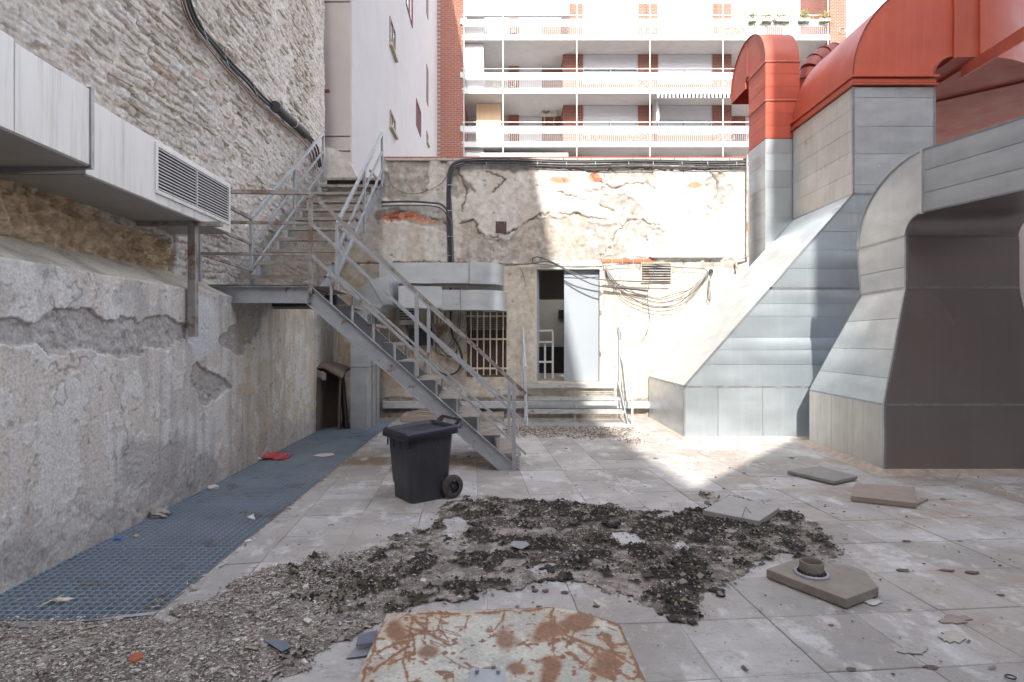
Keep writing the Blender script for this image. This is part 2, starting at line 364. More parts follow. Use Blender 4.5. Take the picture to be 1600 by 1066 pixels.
for c, w_ in far:
    h = TS/2-.0032; q = [c+TA*(a*h)+TB*(b*h) for a, b in ((-1,-1),(1,-1),(1,1),(-1,1))]
    if w_ == 'cut':
        q = [Vector((max(p.x, (gl(p.y) if p.y > 2.7 else -9)+.004), p.y)) for p in q]
        if max(p.x for p in q)-min(p.x for p in q) < .05: continue
    dz = random.uniform(-.002, .001); fm.hexa([(p.x, p.y, -.03) for p in q], [(p.x, p.y, dz) for p in q])
fm.build('tile_field', M_TILE, pv, kind='stuff')

# pit under the grating
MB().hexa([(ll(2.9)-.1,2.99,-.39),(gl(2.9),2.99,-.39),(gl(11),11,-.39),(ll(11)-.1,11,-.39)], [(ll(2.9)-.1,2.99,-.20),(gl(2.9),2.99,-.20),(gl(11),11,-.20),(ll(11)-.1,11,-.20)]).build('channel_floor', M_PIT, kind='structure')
gr = thing('floor_grating', (wx(-2.4, 6), 6, 0), 'long steel floor grating along the foot of the left wall', 'grating')
for p in range(7):
    y0 = 3.0+p*1.05; y1 = min(y0+1.045, 10.6); m_ = MB()
    n = int(round((y1-y0)/.05))
    for k in range(n+1):
        Y = y0+.004+(y1-y0-.008)*k/n; m_.bar((ll(Y)+.01, Y, -.010), (gl(Y)-.01, Y, -.010), .0055, .018)
    for k in range(21):
        t = k/20; a = ll(y0)+.012+(gl(y0)-ll(y0)-.024)*t; b = ll(y1)+.012+(gl(y1)-ll(y1)-.024)*t
        m_.bar((a, y0, -.016), (b, y1, -.016), .005, .026)
    m_.build('grating_panel', M_GRATE, gr)

MB().bar((gl(3.0)-.004, 3.0, -.012), (gl(10.5)-.004, 10.5, -.012), .010, .03).build('frame', M_GALVD, gr); MB().bar((ll(3.0)+.02, 2.996, -.012), (gl(3.0), 2.996, -.012), .010, .03).build('frame', M_GALVD, gr)
# ============================================================ left side: lower wall
nu, nv = 820, 250
Ys = np.geomspace(2.4, 11.0, nu); sv = np.linspace(0, 1, nv)
Yg, S = np.meshgrid(Ys, sv, indexing='ij')
top = 2.0; z = np.where(S < .86, S/.86*(top+.02)-.02, top+(S-.86)/.14*.24); rel = np.where(S < .86, -2.94, -2.94-(S-.86)/.14*.50)
X = rel+MY*Yg; ix = 800+F*X/Yg; iy = 533-F*(z-CAMH)/Yg
hgt = (fbm(Yg*1.3, z*1.3, 3)-.5)*.02+(fbm(Yg*9, z*9, 5)-.5)*.006+(fbm(Yg*40, z*40, 6)-.5)*.004
wp = (fbm(Yg*4, z*4, 9, 6)-.5)*1.6
sp = np.zeros(X.shape)
for e in ((115,520,85,30),(190,530,75,24),(255,515,45,16),(30,520,60,22),(370,530,22,28),(385,505,18,30),(320,600,26,26)):
    sp = np.maximum(sp, ell(ix, iy, *e, soft=.25, warp=wp))
lowst = np.maximum(ell(ix, iy, 270, 735, 80, 52, .25, wp), ell(ix, iy, 40, 880, 60, 30, .3, wp))
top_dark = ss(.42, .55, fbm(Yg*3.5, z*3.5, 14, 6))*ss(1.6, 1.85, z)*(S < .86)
fn = fbm(Yg*6, z*4.5, 21, 7)
flake = ss(.545, .565, fn+.07*ell(ix, iy, 100, 640, 40, 90)+.06*ell(ix, iy, 60, 450, 90, 60)+.05*ell(ix, iy, 350, 620, 50, 120))
spe = ss(.40, .46, sp); hgt = hgt-spe*(.010+.030*fbm(Yg*22, z*22, 31))+flake*.004
hgt = hgt+ss(.7, .1, z)*(fbm(Yg*14, z*14, 44, 5)-.5)*.022
cr1 = 1-ss(.002, .009, np.abs(fbm(Yg*1.7, z*1.7, 47, 5)-.5)); cr1 = cr1*(vn(Yg*1.3, z*1.3, 48) > .78)
hgt = hgt-cr1*.006
beige = ss(5.9, 7.0, Yg+.5*wp)
fine = fbm(Yg*28, z*28, 49, 4)
col = mixc((.67,.615,.56), (.66,.57,.44), beige)
col = mixc(col, (.56,.52,.49), ss(.46, .54, fbm(Yg*2.1, z*1.6, 41, 6))*.55)
col = mixc(col, (.74,.72,.69), flake*.75)
drip = ss(.55, .75, vn(Yg*13+fbm(Yg*4, z*2, 52)*1.5, z*.5, 50))*ss(.3, 1.0, fbm(Yg*1.5, z*.8, 51)*1.5)
col = mixc(col, (.40,.37,.345), drip*.5); col = mixc(col, (.72,.695,.665), ss(.66, .8, vn(Yg*17, z*.7, 53))*.4)
col = mixc(col, (.36,.335,.32), np.clip(spe*(.35+.6*fine)+lowst*.55, 0, .85))
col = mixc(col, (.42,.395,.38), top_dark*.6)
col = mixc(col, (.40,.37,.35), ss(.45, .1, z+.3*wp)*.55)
col = mixc(col, (.20,.17,.15), ss(.72, .77, fbm(Yg*17, z*17, 61))*.45); col = mixc(col, (.30,.27,.25), cr1*.6)
col = mixc(col, (.64,.63,.625), ell(ix, iy, 318, 510, 22, 46, .15, wp*.4))
col = mixc(col, (.16,.14,.13), ss(8.6, 9.8, Yg)*.35*ss(.4, .6, vn(Yg*5, z*.6, 77)))  # far end darkened: shade of the recess under the stair put into the colour
led = (S >= .86); col = np.where(led[..., None], mixc((.60,.55,.46), (.44,.40,.345), ss(.4,.6,fbm(Yg*5, S*9, 71, 6))), col)
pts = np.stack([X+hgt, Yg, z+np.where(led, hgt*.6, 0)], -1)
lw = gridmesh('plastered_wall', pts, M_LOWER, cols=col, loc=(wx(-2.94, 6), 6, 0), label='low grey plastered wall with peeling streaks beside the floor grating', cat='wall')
MB().hexa([(wx(-3.6,-4),-4,-.38),(wx(-3.0,-4),-4,-.38),(wx(-3.0,11),11,-.38),(wx(-3.6,11),11,-.38)], [(wx(-3.6,-4),-4,1.9),(wx(-3.0,-4),-4,1.9),(wx(-3.0,11),11,1.9),(wx(-3.6,11),11,1.9)]).build('wall_core', M_PINK, lw)

# upper rubble wall
nu, nv = 720, 460
Ys = np.geomspace(2.6, 11.3, nu); zs = np.linspace(2.18, 8.6, nv); Yg, z = np.meshgrid(Ys, zs, indexing='ij')
X = wx(-3.43, Yg); ix = 800+F*X/Yg; iy = 533-F*(z-CAMH)/Yg
wy = Yg+(fbm(Yg*2, z*2, 101)-.5)*.25; wz = z+(fbm(Yg*2, z*3, 103)-.5)*.16
def courses(u, v, rh, ul, seed):
    v = v/rh+.35*np.sin(u*1.1+seed)+.5*(fbm(u*1.6, v*2, seed+3)-.5); rw_ = np.floor(v); fv = v-rw_
    uu = u/ul*(.75+.5*_h(rw_, rw_*0+3, seed))+_h(rw_, rw_*0, seed)*10; cu = np.floor(uu)
    e0 = cu+.5*(_h(cu, rw_, seed+1)-.5); e1 = cu+1+.5*(_h(cu+1, rw_, seed+1)-.5)
    sh = uu < e0; cu2 = np.where(sh, cu-1, np.where(uu > e1, cu+1, cu))
    a = cu2+.5*(_h(cu2, rw_, seed+1)-.5); b = cu2+1+.5*(_h(cu2+1, rw_, seed+1)-.5)
    du = np.minimum(uu-a, b-uu)*ul/rh; hh = .75+.35*_h(cu2, rw_, seed+7); dv = np.minimum(fv, 1-fv)*1.0-(1-hh)*.25
    return np.clip(np.minimum(du, dv)*4.5, 0, 1), _h(cu2, rw_, seed+9)
wn1 = (fbm(Yg*13, z*13, 111)-.5)
edge, cid = courses(wy+wn1*.05, wz+wn1*.045, .092, .24, 110)
edge2, cid2 = courses(wy+wn1*.03, wz+wn1*.03, .045, .11, 150)
sm = ss(.42, .62, fbm(Yg*.9, z*1.1, 120)); sm = np.maximum(sm, ell(ix, iy, 175, 80, 40, 22, .4))
hgt = (ss(0, .8, edge)*(.35+.65*cid))*.034*(1-.75*sm)+ss(0, .8, edge2)*(.3+.7*cid2)*.012+(fbm(Yg*2, z*2, 130)-.5)*.06+(fbm(Yg*22, z*22, 140)-.5)*.022
gap = (1-ss(.05, .45, edge))*(1-.8*sm)
col = mixc((.70,.65,.60), (.58,.51,.45), cid*.8)
col = mixc(col, (.52,.46,.405), ss(.4, .65, fbm(Yg*3, z*3, 160))*.6)
col = mixc(col, (.27,.20,.15), gap*.75); col = mixc(col, (.66,.64,.62), ss(.78, .9, cid)*.6)
col = mixc(col, (.40,.19,.11), ((cid > .955) & (iy < 330))*.5*ss(.2, .5, edge))
col = mixc(col, (.24,.18,.135), ss(.57, .70, fbm(Yg*12, z*26, 175, 5))*.6); col = mixc(col, (.74,.72,.69), ss(.60, .68, fbm(Yg*9, z*22, 176, 5))*.5)
wq = (fbm(Yg*5, z*5, 180)-.5)*14
och = inpoly(ix+wq*1.5, iy+wq, [(-300,180),(0,272),(100,300),(175,352),(255,372),(268,395),(262,430),(180,418),(60,395),(0,372),(-300,300)]).astype(float)
col = mixc(col, mixc((.62,.48,.32), (.42,.30,.19), ss(.35,.65,fbm(Yg*12, z*14, 190, 6))), och*.9); hgt = hgt-och*(.07-.05*ss(.35,.65,fbm(Yg*7, z*9, 195, 4))-.02*edge2)
crk = pdist(ix+wq*.5, iy+wq*.5, [(262,355),(268,372),(262,430)]); hgt = hgt-.03*(crk < 3)
grey = ss(3.1, 2.5, z)*ss(6.6, 7.6, Yg); col = mixc(col, (.45,.42,.40), grey*.6)
pts = np.stack([X+hgt, Yg, z], -1)
rw = gridmesh('rubble_wall', pts, M_ATTR, cols=col, loc=(wx(-3.43, 6), 6, 2.18), label='tall rough rubble stone party wall rising on the left above the ledge', cat='wall')
# single stones proud of the wall
sm_ = []
for k in range(10):
    rr = random.Random(50+k); m_ = MB(); n = 9
    ring = [(math.cos(t*2*math.pi/n)*(1+rr.uniform(-.22,.22)), math.sin(t*2*math.pi/n)*(1+rr.uniform(-.25,.2))) for t in range(n)]
    m_.rings([[(-.03, .5*a, .5*b) for a, b in ring], [(.012, .5*a, .5*b) for a, b in ring], [(.030+rr.uniform(0,.006), .38*a, .34*b) for a, b in ring]], caps=(False, True))
    me = m_.mesh('stone', M_STONE, (0, 0, 0)); sm_.append(me)
off = Vector(rw.location); cnt = 0
for k in range(4000):
    Y = random.uniform(3.7, 10.6); zz = 2.5+random.random()*5.6; sxx = 800+F*wx(-3.43, Y)/Y; syy = 533-F*(zz-CAMH)/Y
    if syy < -5 or sxx < 0 or (syy > 205 and sxx < 330 and syy > 50+.62*sxx-20): continue
    if (float(fbm(np.array([Y*.9]), np.array([zz*1.1]), 120)[0]) > .54) and random.random() < .8: continue
    iu = min(nu-1, int(np.searchsorted(Ys, Y))); iv = min(nv-1, max(0, int((zz-2.18)/(8.6-2.18)*(nv-1))))
    if edge[iu, iv] < .3: continue
    o = put('stone', random.choice(sm_), rw, Vector((wx(-3.43, Y)+float(hgt[iu, iv])-.012, Y, zz))-off)
    o.scale = (1, random.uniform(.10, .30), random.uniform(.04, .085)); o.rotation_euler = (random.uniform(-.12, .12), random.uniform(-.12, .12), random.uniform(-.1, .1)); cnt += 1
    if cnt >= 290: break
# tall building mass behind both, also behind the camera (it throws the shade over the left of the yard)
HT = 24.3
def seg(y0, y1, x0, x1, xf): return [(xf, y0), (x0, y0), (x1, y1), (xf, y1)]
tb = thing('tall_left_building', (-8, 0, 0), 'tall rendered building mass standing over the left side of the yard', 'building')
ex_ = lambda Y: 1.7-.0689*(Y-8)-.2178*(HT+.18)
q = seg(-4.41, 11.2, wx(-3.50, -4.41), wx(-3.50, 11.2), -14)
qr = seg(-30, -4.42, ex_(-30)-.06, ex_(-4.42)-.06, -14); MB().hexa([(x, y, -.3) for x, y in qr], [(x, y, HT) for x, y in qr]).build('rear_wall', M_PINK, tb)
qr = seg(-30, -4.42, ex_(-30), ex_(-4.42), -14); MB().hexa([(x, y, HT) for x, y in qr], [(x, y, HT+.18) for x, y in qr]).build('rear_roof', M_WHITE, tb)
MB().hexa([(x, y, -.3) for x, y in q], [(x, y, HT) for x, y in q]).build('wall', M_PINK, tb)
q2 = seg(-4.41, 11.2, wx(-3.50, -4.41)+.08, wx(-3.50, 11.2)+.08, -14)
MB().hexa([(x, y, HT) for x, y in q2], [(x, y, HT+.18) for x, y in q2]).build('roof', M_WHITE, tb)

# ============================================================ back wall
nu, nv = 440, 262
Xs = np.linspace(-4.1, 4.62, nu); zs = np.linspace(0, 5.08, nv); X, z = np.meshgrid(Xs, zs, indexing='ij')
ix = 800+F*X/WALLY; iy = 533-F*(z-CAMH)/WALLY
wa = (fbm(X*3, z*3, 201)-.5)*34; wb = (fbm(X*3, z*3, 211)-.5)*26; wa2 = (fbm(X*14, z*14, 202)-.5)*10; wb2 = (fbm(X*14, z*14, 212)-.5)*10
qx, qy = ix+wa*.6+wa2, iy+wb*.6+wb2
POLYS = [  # bare render where the top coat fell off
    [(600,250),(700,250),(760,262),(800,268),(870,262),(925,270),(1000,268),(1060,262),(1168,262),(1168,240),(600,240)],
    [(690,250),(720,268),(742,300),(716,312),(700,300)], [(715,345),(742,345),(748,368),(790,378),(828,345),(862,338),(897,336),(962,350),(955,372),(948,395),(930,412),(715,412)],
    [(930,285),(965,296),(990,286),(1018,290),(1030,262),(925,262)], [(905,300),(960,292),(1010,330),(985,352),(950,325)], [(975,352),(1005,345),(1035,358),(1035,395),(1005,372),(965,405),(950,398)],
    [(590,330),(640,326),(700,348),(700,362),(650,350),(590,344)], [(1100,285),(1130,270),(1145,300),(1115,345),(1105,320)], [(600,250),(668,252),(670,300),(640,320),(600,315)],
    [(925,404),(1150,404),(1155,418),(1040,424),(925,412)], [(700,560),(740,590),(700,620),(690,600)], [(600,620),(800,622),(1010,624),(1010,660),(600,660)]]
peel = np.zeros(X.shape)
for p in POLYS: peel = np.maximum(peel, inpoly(qx, qy, p))
pk = peel.copy()
for _ in range(1): pk[1:-1, 1:-1] = (pk[1:-1, 1:-1]*2+pk[:-2, 1:-1]+pk[2:, 1:-1]+pk[1:-1, :-2]+pk[1:-1, 2:])/6
CR = [[(720,350),(742,343),(745,365),(775,372),(800,362),(825,344),(850,335),(897,334),(930,342),(965,346),(972,356),(958,368),(954,385),(940,400)], [(972,352),(985,345),(1000,343),(1012,350),(1030,353)],
      [(1007,371),(1016,378),(1022,387)], [(940,284),(958,295),(985,287),(1010,286),(1030,300)], [(600,338),(630,330),(665,336),(700,352)], [(560,412),(640,410),(720,412),(800,413)], [(715,262),(730,300),(722,330)],
      [(800,255),(860,262),(930,268),(1000,262),(1060,268),(1130,262)], [(870,300),(930,318),(960,330)], [(760,268),(790,282),(770,300)], [(620,470),(640,520),(632,560)], [(1110,270),(1122,285),(1118,310)]]
cd = np.full(X.shape, 99.)
for c in CR: cd = np.minimum(cd, pdist(ix+wa2*.8, iy+wb2*.8, c))
crack = (1-ss(.4, 1.8, cd))*ss(.25, .42, fbm(X*5, z*5, 215))
holes = ss(.77, .81, fbm(X*11, z*11, 240))
hgt = (fbm(X*1.2, z*1.2, 220)-.5)*.04+(1-pk)*.032+(fbm(X*12, z*12, 230)-.5)*.005-crack*.03-holes*.015+pk*(fbm(X*25, z*25, 233)-.5)*.025
beige = ss(395, 425, iy); mot = fbm(X*2.3, z*2.3, 250)
col = mixc((.58,.555,.52), (.53,.48,.40), beige*.8); col = mixc(col, (.55,.52,.485), ss(.45, .65, mot)*.5)
col = mixc(col, (.50,.36,.23), ss(.55, .7, fbm(X*1.6, z*1.1, 260))*.45*(ix < 720)*ss(300, 420, iy))
col = mixc(col, mixc((.43,.405,.38), (.30,.265,.235), ss(.35,.65,fbm(X*8, z*8, 270, 5))), pk*.85)
col = mixc(col, (.44,.37,.30), ss(.55, .72, vn(X*7, z*.8, 280))*.35)
col = mixc(col, (.15,.11,.085), np.clip(crack*.85+holes*.5, 0, 1))
col = mixc(col, (.62,.21,.12), inpoly(qx, qy, [(598,336),(640,330),(682,344),(682,350),(640,343),(598,346)])*.8)
for bxy in ((875,282,16,6),(928,278,10,8),(1084,290,13,5)): col = mixc(col, (.60,.22,.13), ell(ix, iy, *bxy, .2, wa2*.06)*.9)
col = mixc(col, (.30,.25,.21), ss(612, 640, iy+wb*.4)*.55)
ctr = lambda a: (a[:-1, :-1]+a[1:, 1:])/2
cx_, cz_ = ctr(X), ctr(z); cix, ciy = ctr(ix), ctr(iy)
DX0, DX1, DZ0, DZ1 = .44, 1.76, .70, 2.95; WX0, WX1, WZ0, WZ1 = -.88, -.10, .79, 2.17
keep = ~((cx_ > DX0) & (cx_ < DX1) & (cz_ > DZ0) & (cz_ < DZ1)) & ~((cx_ > WX0) & (cx_ < WX1) & (cz_ > WZ0) & (cz_ < WZ1)) & ~((cix < 596) & (cz_ > 4.5))
bwl = gridmesh('back_wall', np.stack([X, WALLY-hgt, z], -1), M_ATTRF, keep=keep, cols=col, loc=(0, WALLY, 0), label='cracked white plaster back wall with fallen render and a doorway', cat='wall')
# wall thickness, room and flat roof of the low building behind it
lowb = thing('low_building', (0, 12.5, 0), 'low flat-roofed outbuilding behind the cracked plaster wall', 'building')
t = MB(); Y0, Y1 = WALLY+.06, 11.2
for (a, b, c_, d) in ((-4.1, WX0-.02, 0, 4.5), (WX0-.02, WX1+.02, 0, WZ0-.02), (WX0-.02, WX1+.02, WZ1+.02, 5.04), (WX1+.02, DX0-.02, 0, 5.04), (DX0-.02, DX1+.02, 0, DZ0-.02), (DX0-.02, DX1+.02, DZ1+.02, 5.04), (DX1+.02, 4.60, 0, 5.04), (-2.55, WX0-.02, 4.5, 5.04)):
    t.box((a, Y0, c_), (b, Y1, d))
t.build('wall_core', M_PINK, lowb)
t = MB(); t.box((-.6, 14.4, .68), (3.2, 14.5, 3.3)); t.box((-.7, 11.2, .68), (-.6, 14.4, 3.3)); t.box((3.2, 11.2, .68), (3.3, 14.4, 3.3)); t.box((-.6, 11.2, .6), (3.2, 14.4, .68)); t.box((-.6, 11.2, 3.3), (3.2, 12.8, 3.4)); t.box((2.6, 12.8, 3.3), (3.2, 14.5, 3.4))  # unseen ceiling gap at the rear, added to let daylight into the room
t.box((-.6, 12.6, 2.45), (3.2, 12.8, 3.3)); t.build('room', M_ROOMW, lowb)
MB().box((1.2, 14.3, 2.1), (1.55, 14.4, 2.3)).build('notice', M_DARK, lowb)
MB().box((-.6, 14.2, .68), (3.2, 14.38, 1.35)).build('counter', M_DARK, lowb)
MB().box((-3.6, 11.22, 4.35), (4.6, 12.28, 4.5)).build('roof', M_PINK, lowb)
MB().box((4.6, 11.3, 0), (11, 12.3, 4.5)).build('side_wall', M_PINK, lowb)
MB().box((-2.53, WALLY-.03, 5.06), (4.62, 11.3, 5.10)).build('coping', mat('red_coping', (.42,.12,.08), (.30,.1,.07), rough=.8), bwl)
cp = MB()
for k in range(26): cp.box((-2.5+k*.27, WALLY-.05, 5.02), (-2.5+k*.27+.255, 11.25, 5.062+random.uniform(0,.006)))
cp.build('coping_stones', mat('grey_coping', (.50,.47,.44), (.38,.36,.33), rough=.9, scale=6, bump=.003), bwl, kind='stuff')
# parapet stub at the top of the stairs
st = MB(); a = P(506, 228, 11.0); st.prism([(wx(-3.45,11)+.02, 10.95, 4.4), (-3.1, 10.95, 4.4), (-2.98, 10.95, 4.62), (-3.22, 10.95, 5.05), (-3.45, 10.95, 5.28), (wx(-3.45,11)+.02, 10.95, 5.33)], (0, .25, 0))
st.build('parapet_stub', mat('stub_plaster', (.62,.59,.56), (.44,.40,.36), rough=.9, scale=7, bump=.01, bscale=14), label='short sloping plaster parapet stub at the head of the upper stairs', cat='parapet')
st = MB(); st.bar((-2.95, 11.6, 5.05), (-2.3, 11.2, 4.3), .06, .04); st.build('flashing_strip', M_WOOD, lowb)

# bricks showing along the lintel and in the top coat
for (x, y, w_, h_) in [(948+k*16.5, 408, 15, 5.6) for k in range(5)]+[(866,282,14,6.5),(883,283,14,6),(922,275,13,6),(934,281,13,6),(1078,288,12,5.6),(1090,291,12,5.6),(616,338,15,4.6),(640,336,15,4.6)]:
    a = P(x-w_/2, y+h_/2, WALLY); b = P(x+w_/2, y-h_/2, WALLY)
    MB().box((a.x, WALLY-.022-random.uniform(0,.008), a.z), (b.x, WALLY+.05, b.z)).build('brick', M_BRICKO, bwl, bevel=.006)

# window with cream bars
wi = thing('barred_window', (-.49, WALLY, WZ0), 'small window with cream iron bars in the back wall behind the stairs', 'window')
t = MB(); t.box((WX0-.02, WALLY+.18, WZ0-.02), (WX1+.02, WALLY+.2, WZ1+.02)); t.build('pane', mat('dark_interior_pane', (.10,.075,.055), (.07,.05,.04), rough=.35, scale=3), wi)  # dimness of the interior is put into the pane's brown colour
t = MB()
for a, b in (((WX0-.02, WALLY+.02, WZ0-.02), (WX0+.03, WALLY+.18, WZ1+.02)), ((WX1-.03, WALLY+.02, WZ0-.02), (WX1+.02, WALLY+.18, WZ1+.02)), ((WX0+.03, WALLY+.02, WZ1-.03), (WX1-.03, WALLY+.18, WZ1+.02)), ((WX0+.03, WALLY+.02, WZ0-.02), (WX1-.03, WALLY+.18, WZ0+.04))): t.box(a, b)
t.build('frame', mat('brown_frame', (.20,.13,.10), (.13,.09,.07), rough=.8, scale=12), wi)
for k in range(9): MB().box((WX0+.03, WALLY+.13, WZ1-.09-k*.045), (WX1-.03, WALLY+.165, WZ1-.058-k*.045)).build('slat', M_WOOD, wi)
for k in range(6):
    x = WX0+.08+k*.125; MB().tube([(x, WALLY-.075, WZ0+.05), (x, WALLY-.075, WZ1-.02)], .014, 8).build('bar', M_CREAM, wi)
for zz in (WZ0+.16, WZ0+.73, WZ1-.20): MB().box((WX0-.01, WALLY-.063, zz), (WX1+.01, WALLY-.055, zz+.035)).build('crossbar', M_CREAM, wi)

# double door: left half open, right leaf shut
dr = thing('double_door', (1.1, WALLY, DZ0), 'pale blue metal double door, right leaf shut and left half open', 'door')
MB().box((1.03, WALLY+.10, DZ0+.005), (DX1-.05, WALLY+.145, DZ1-.05)).build('door_leaf', M_DOOR, dr, bevel=.004)
MB().box((.50, WALLY+.20, DZ0+.01), (.54, WALLY+.72, DZ1-.06)).build('open_leaf', M_DOOR, dr)
t = MB(); t.box((DX0-.02, WALLY-.02, DZ0), (DX0+.045, WALLY+.16, DZ1+.02)); t.box((DX1-.045, WALLY-.02, DZ0), (DX1+.03, WALLY+.16, DZ1+.02)); t.box((DX0+.045, WALLY-.018, DZ1-.045), (DX1-.045, WALLY+.16, DZ1+.02)); t.build('frame', mat('door_frame', (.58,.56,.52), (.45,.42,.38), rough=.6, scale=9), dr)
MB().box((DX0-.02, WALLY-.10, DZ0-.035), (DX1+.02, WALLY+.28, DZ0)).build('threshold', mat('worn_stone', (.60,.55,.48), (.42,.37,.31), rough=.8, scale=9, bump=.003), dr)
for zz in (DZ0+.5, DZ1-.55, DZ1-.95): MB().tube([(DX1-.035, WALLY-.03, zz), (DX1-.035, WALLY-.03, zz+.1)], .015, 8).build('hinge', M_STEELR, dr)
MB().tube([(.565, WALLY+.62, 1.75), (.565, WALLY+.62, 1.82), (.60, WALLY+.66, 1.82)], .012, 6).build('handle', M_STEEL, dr)
wf = MB()
a, b, c_, d = (.52, 11.75), (.86, 11.75), .70, 1.72
for p_, q_ in (((a[0], a[1], d), (b[0], b[1], d)), ((a[0], a[1], 1.48), (b[0], b[1], 1.48)), ((a[0], a[1], 1.06), (b[0], b[1], 1.06)), ((b[0], b[1], c_), (b[0], b[1], d)), ((a[0], a[1], c_), (a[0], a[1], d)), ((.7, 11.8, .7), (.7, 11.8, 1.45))): wf.bar(p_, q_, .04)
wf.build('white_guard_frame', M_WHITE, label='white tubular guard frame standing just inside the open doorway', cat='frame')

# ============================================================ entrance steps
es = thing('entrance_steps', (1.15, 10.2, 0), 'short flight of four steel grating steps up to the door', 'steps')
lv = [(9.75, .035, .28, 2.12), (10.0, .245, .29, 2.02), (10.25, .455, .30, 2.0), (10.5, .665, .30, 1.98)]
for (Y, zz, a, b) in lv:
    t = MB(); t.box((a, Y, zz-.05), (b, Y+.012, zz)); t.box((a, Y+.26, zz-.05), (b, Y+.272, zz)); n = 42
    for k in range(n+1): x = a+(b-a-.006)*k/n; t.box((x, Y+.012, zz-.028), (x+.006, Y+.26, zz-.001))
    for k in range(5): t.box((a, Y+.04+k*.045, zz-.016), (b, Y+.044+k*.045, zz-.003))
    t.build('tread', mat('step_steel', (.50,.53,.54), (.42,.42,.40), rough=.5, metal=.3, scale=8, rust=.12, rustc=(.3,.22,.15)), es)
for s_ in (.262, 2.03):
    MB().prism([(s_, 9.72, -.0), (s_, 9.88, -.0), (s_+(.0), 10.78, .60), (s_, 10.78, .72), (s_, 10.66, .72)], (.02, 0, 0)).build('stringer', M_STEEL, es)
for zz, Y in ((.245, 10.02), (.455, 10.27)): MB().box((1.12, Y+.02, zz-.2), (1.16, Y+.05, zz-.05)).build('prop', M_STEEL, es)
M_LSTEEL = mat('pale_steel', (.58,.61,.64), (.48,.51,.54), rough=.45, metal=.25, scale=8, rust=.08, rustc=(.3,.2,.12))
for x0, x1, nm in ((.20, .235, 'left'), (2.06, 2.12, 'right')):
    rl = thing('step_handrail', (x0, 10.2, 0), ('light steel handrail on the left side of the entrance steps' if nm == 'left' else 'light steel handrail on the sunlit right side of the entrance steps'), 'handrail')
    MB().tube([(x0, 10.80, 1.72), (x0, 10.66, 1.78), (x1, 9.80, 1.04)], .021, 8).build('handrail', M_LSTEEL, rl)
    MB().bar((x0, 10.64, .6), (x0, 10.64, 1.76), .036).build('post', M_LSTEEL, rl); MB().bar((x1, 9.82, 0), (x1, 9.82, 1.04), .036).build('post', M_LSTEEL, rl)
    MB().tube([(x0, 10.64, 1.28), (x1, 9.82, .58)], .014, 8).build('midrail', M_LSTEEL, rl)
# rail beam and plinth at the foot of the wall
MB().box((-2.5, 10.76, .20), (2.68, 10.84, .33)).build('wall_foot_beam', M_LSTEEL, label='pale steel beam running along the foot of the back wall', cat='beam')
pl = MB(); pl.prism([(-2.05, 10.25, 0), (-.15, 10.25, 0), (-.15, 10.86, 0), (-2.05, 10.86, 0)], (0, 0, .13)); pl.build('wall_plinth', M_PAVER2, bevel=.015, label='low concrete plinth at the wall foot below the barred window', cat='plinth')
for k, (a, b, Y, L_) in enumerate(((-1.95, .14, 10.40, 1.3), (-1.90, .165, 10.52, 1.15), (-1.78, .19, 10.62, 1.0), (-1.62, .215, 10.70, .9))):
    MB().box((a, Y-.09, b-.01), (a+L_, Y+.08, b+.013)).build('old_plank', M_WOOD, bevel=.003, label=['widest grey plank lying at the bottom of the plank pile by the wall','second plank up in the grey plank pile by the wall foot','third plank up in the grey plank pile by the wall foot','topmost and shortest grey plank in the pile by the wall foot'][k], cat='plank', group='planks piled at the wall foot')

# ============================================================ staircase
O = Vector((-2.285, 6.35, 0)); A_ = Vector((.998, .066, 0)); B_ = Vector((-.066, .998, 0))
SP = lambda a, b, z_: O+A_*a+B_*b+Vector((0, 0, z_))
sc_ = thing('steel_staircase', (O.x, O.y, 0), 'blue grey steel staircase climbing left to a landing then up along the wall', 'staircase')
LZ = 2.13; RISE = .2165; RUN = .2395; WD = 1.15
def channel(m_, pts, b0, dirn, hh=.19, fl=.05, th=.008):
    """C section following pts (a,z) in the plane b=b0"""
    for (a0, z0), (a1, z1) in zip(pts[:-1], pts[1:]):
        m_.prism([SP(a0, b0, z0), SP(a1, b0, z1), SP(a1, b0, z1-hh), SP(a0, b0, z0-hh)], B_*th)
        for q_ in (0, -hh+th):
            m_.prism([SP(a0, b0-fl*(.5-.5*dirn), z0+q_), SP(a1, b0-fl*(.5-.5*dirn), z1+q_), SP(a1, b0-fl*(.5-.5*dirn)+fl, z1+q_), SP(a0, b0-fl*(.5-.5*dirn)+fl, z0+q_)], Vector((0, 0, -th)))
    return m_
slope = RISE/RUN
foot = (LZ-.02)/slope
for b0, dn in ((0, -1), (WD, 1)):
    m_ = MB(); pts = [(-1.26, LZ-.01), (0.0, LZ-.01), (foot+.03, .02)]
    channel(m_, pts[:2], b0, dn)
    m_.prism([SP(0, b0, LZ-.01), SP(foot+.05, b0, 0.0), SP(foot-.20, b0, 0.0), SP(-.06, b0, LZ-.20)], B_*.008)
    for q0, q1 in ((SP(0, b0, LZ-.012), SP(foot+.05, b0, 0.0)), (SP(-.05, b0, LZ-.20), SP(foot-.19, b0, 0.0))): m_.bar(q0+B_*(.02*dn), q1+B_*(.02*dn), .055, .008)
    m_.build('stringer', M_STEEL, sc_)
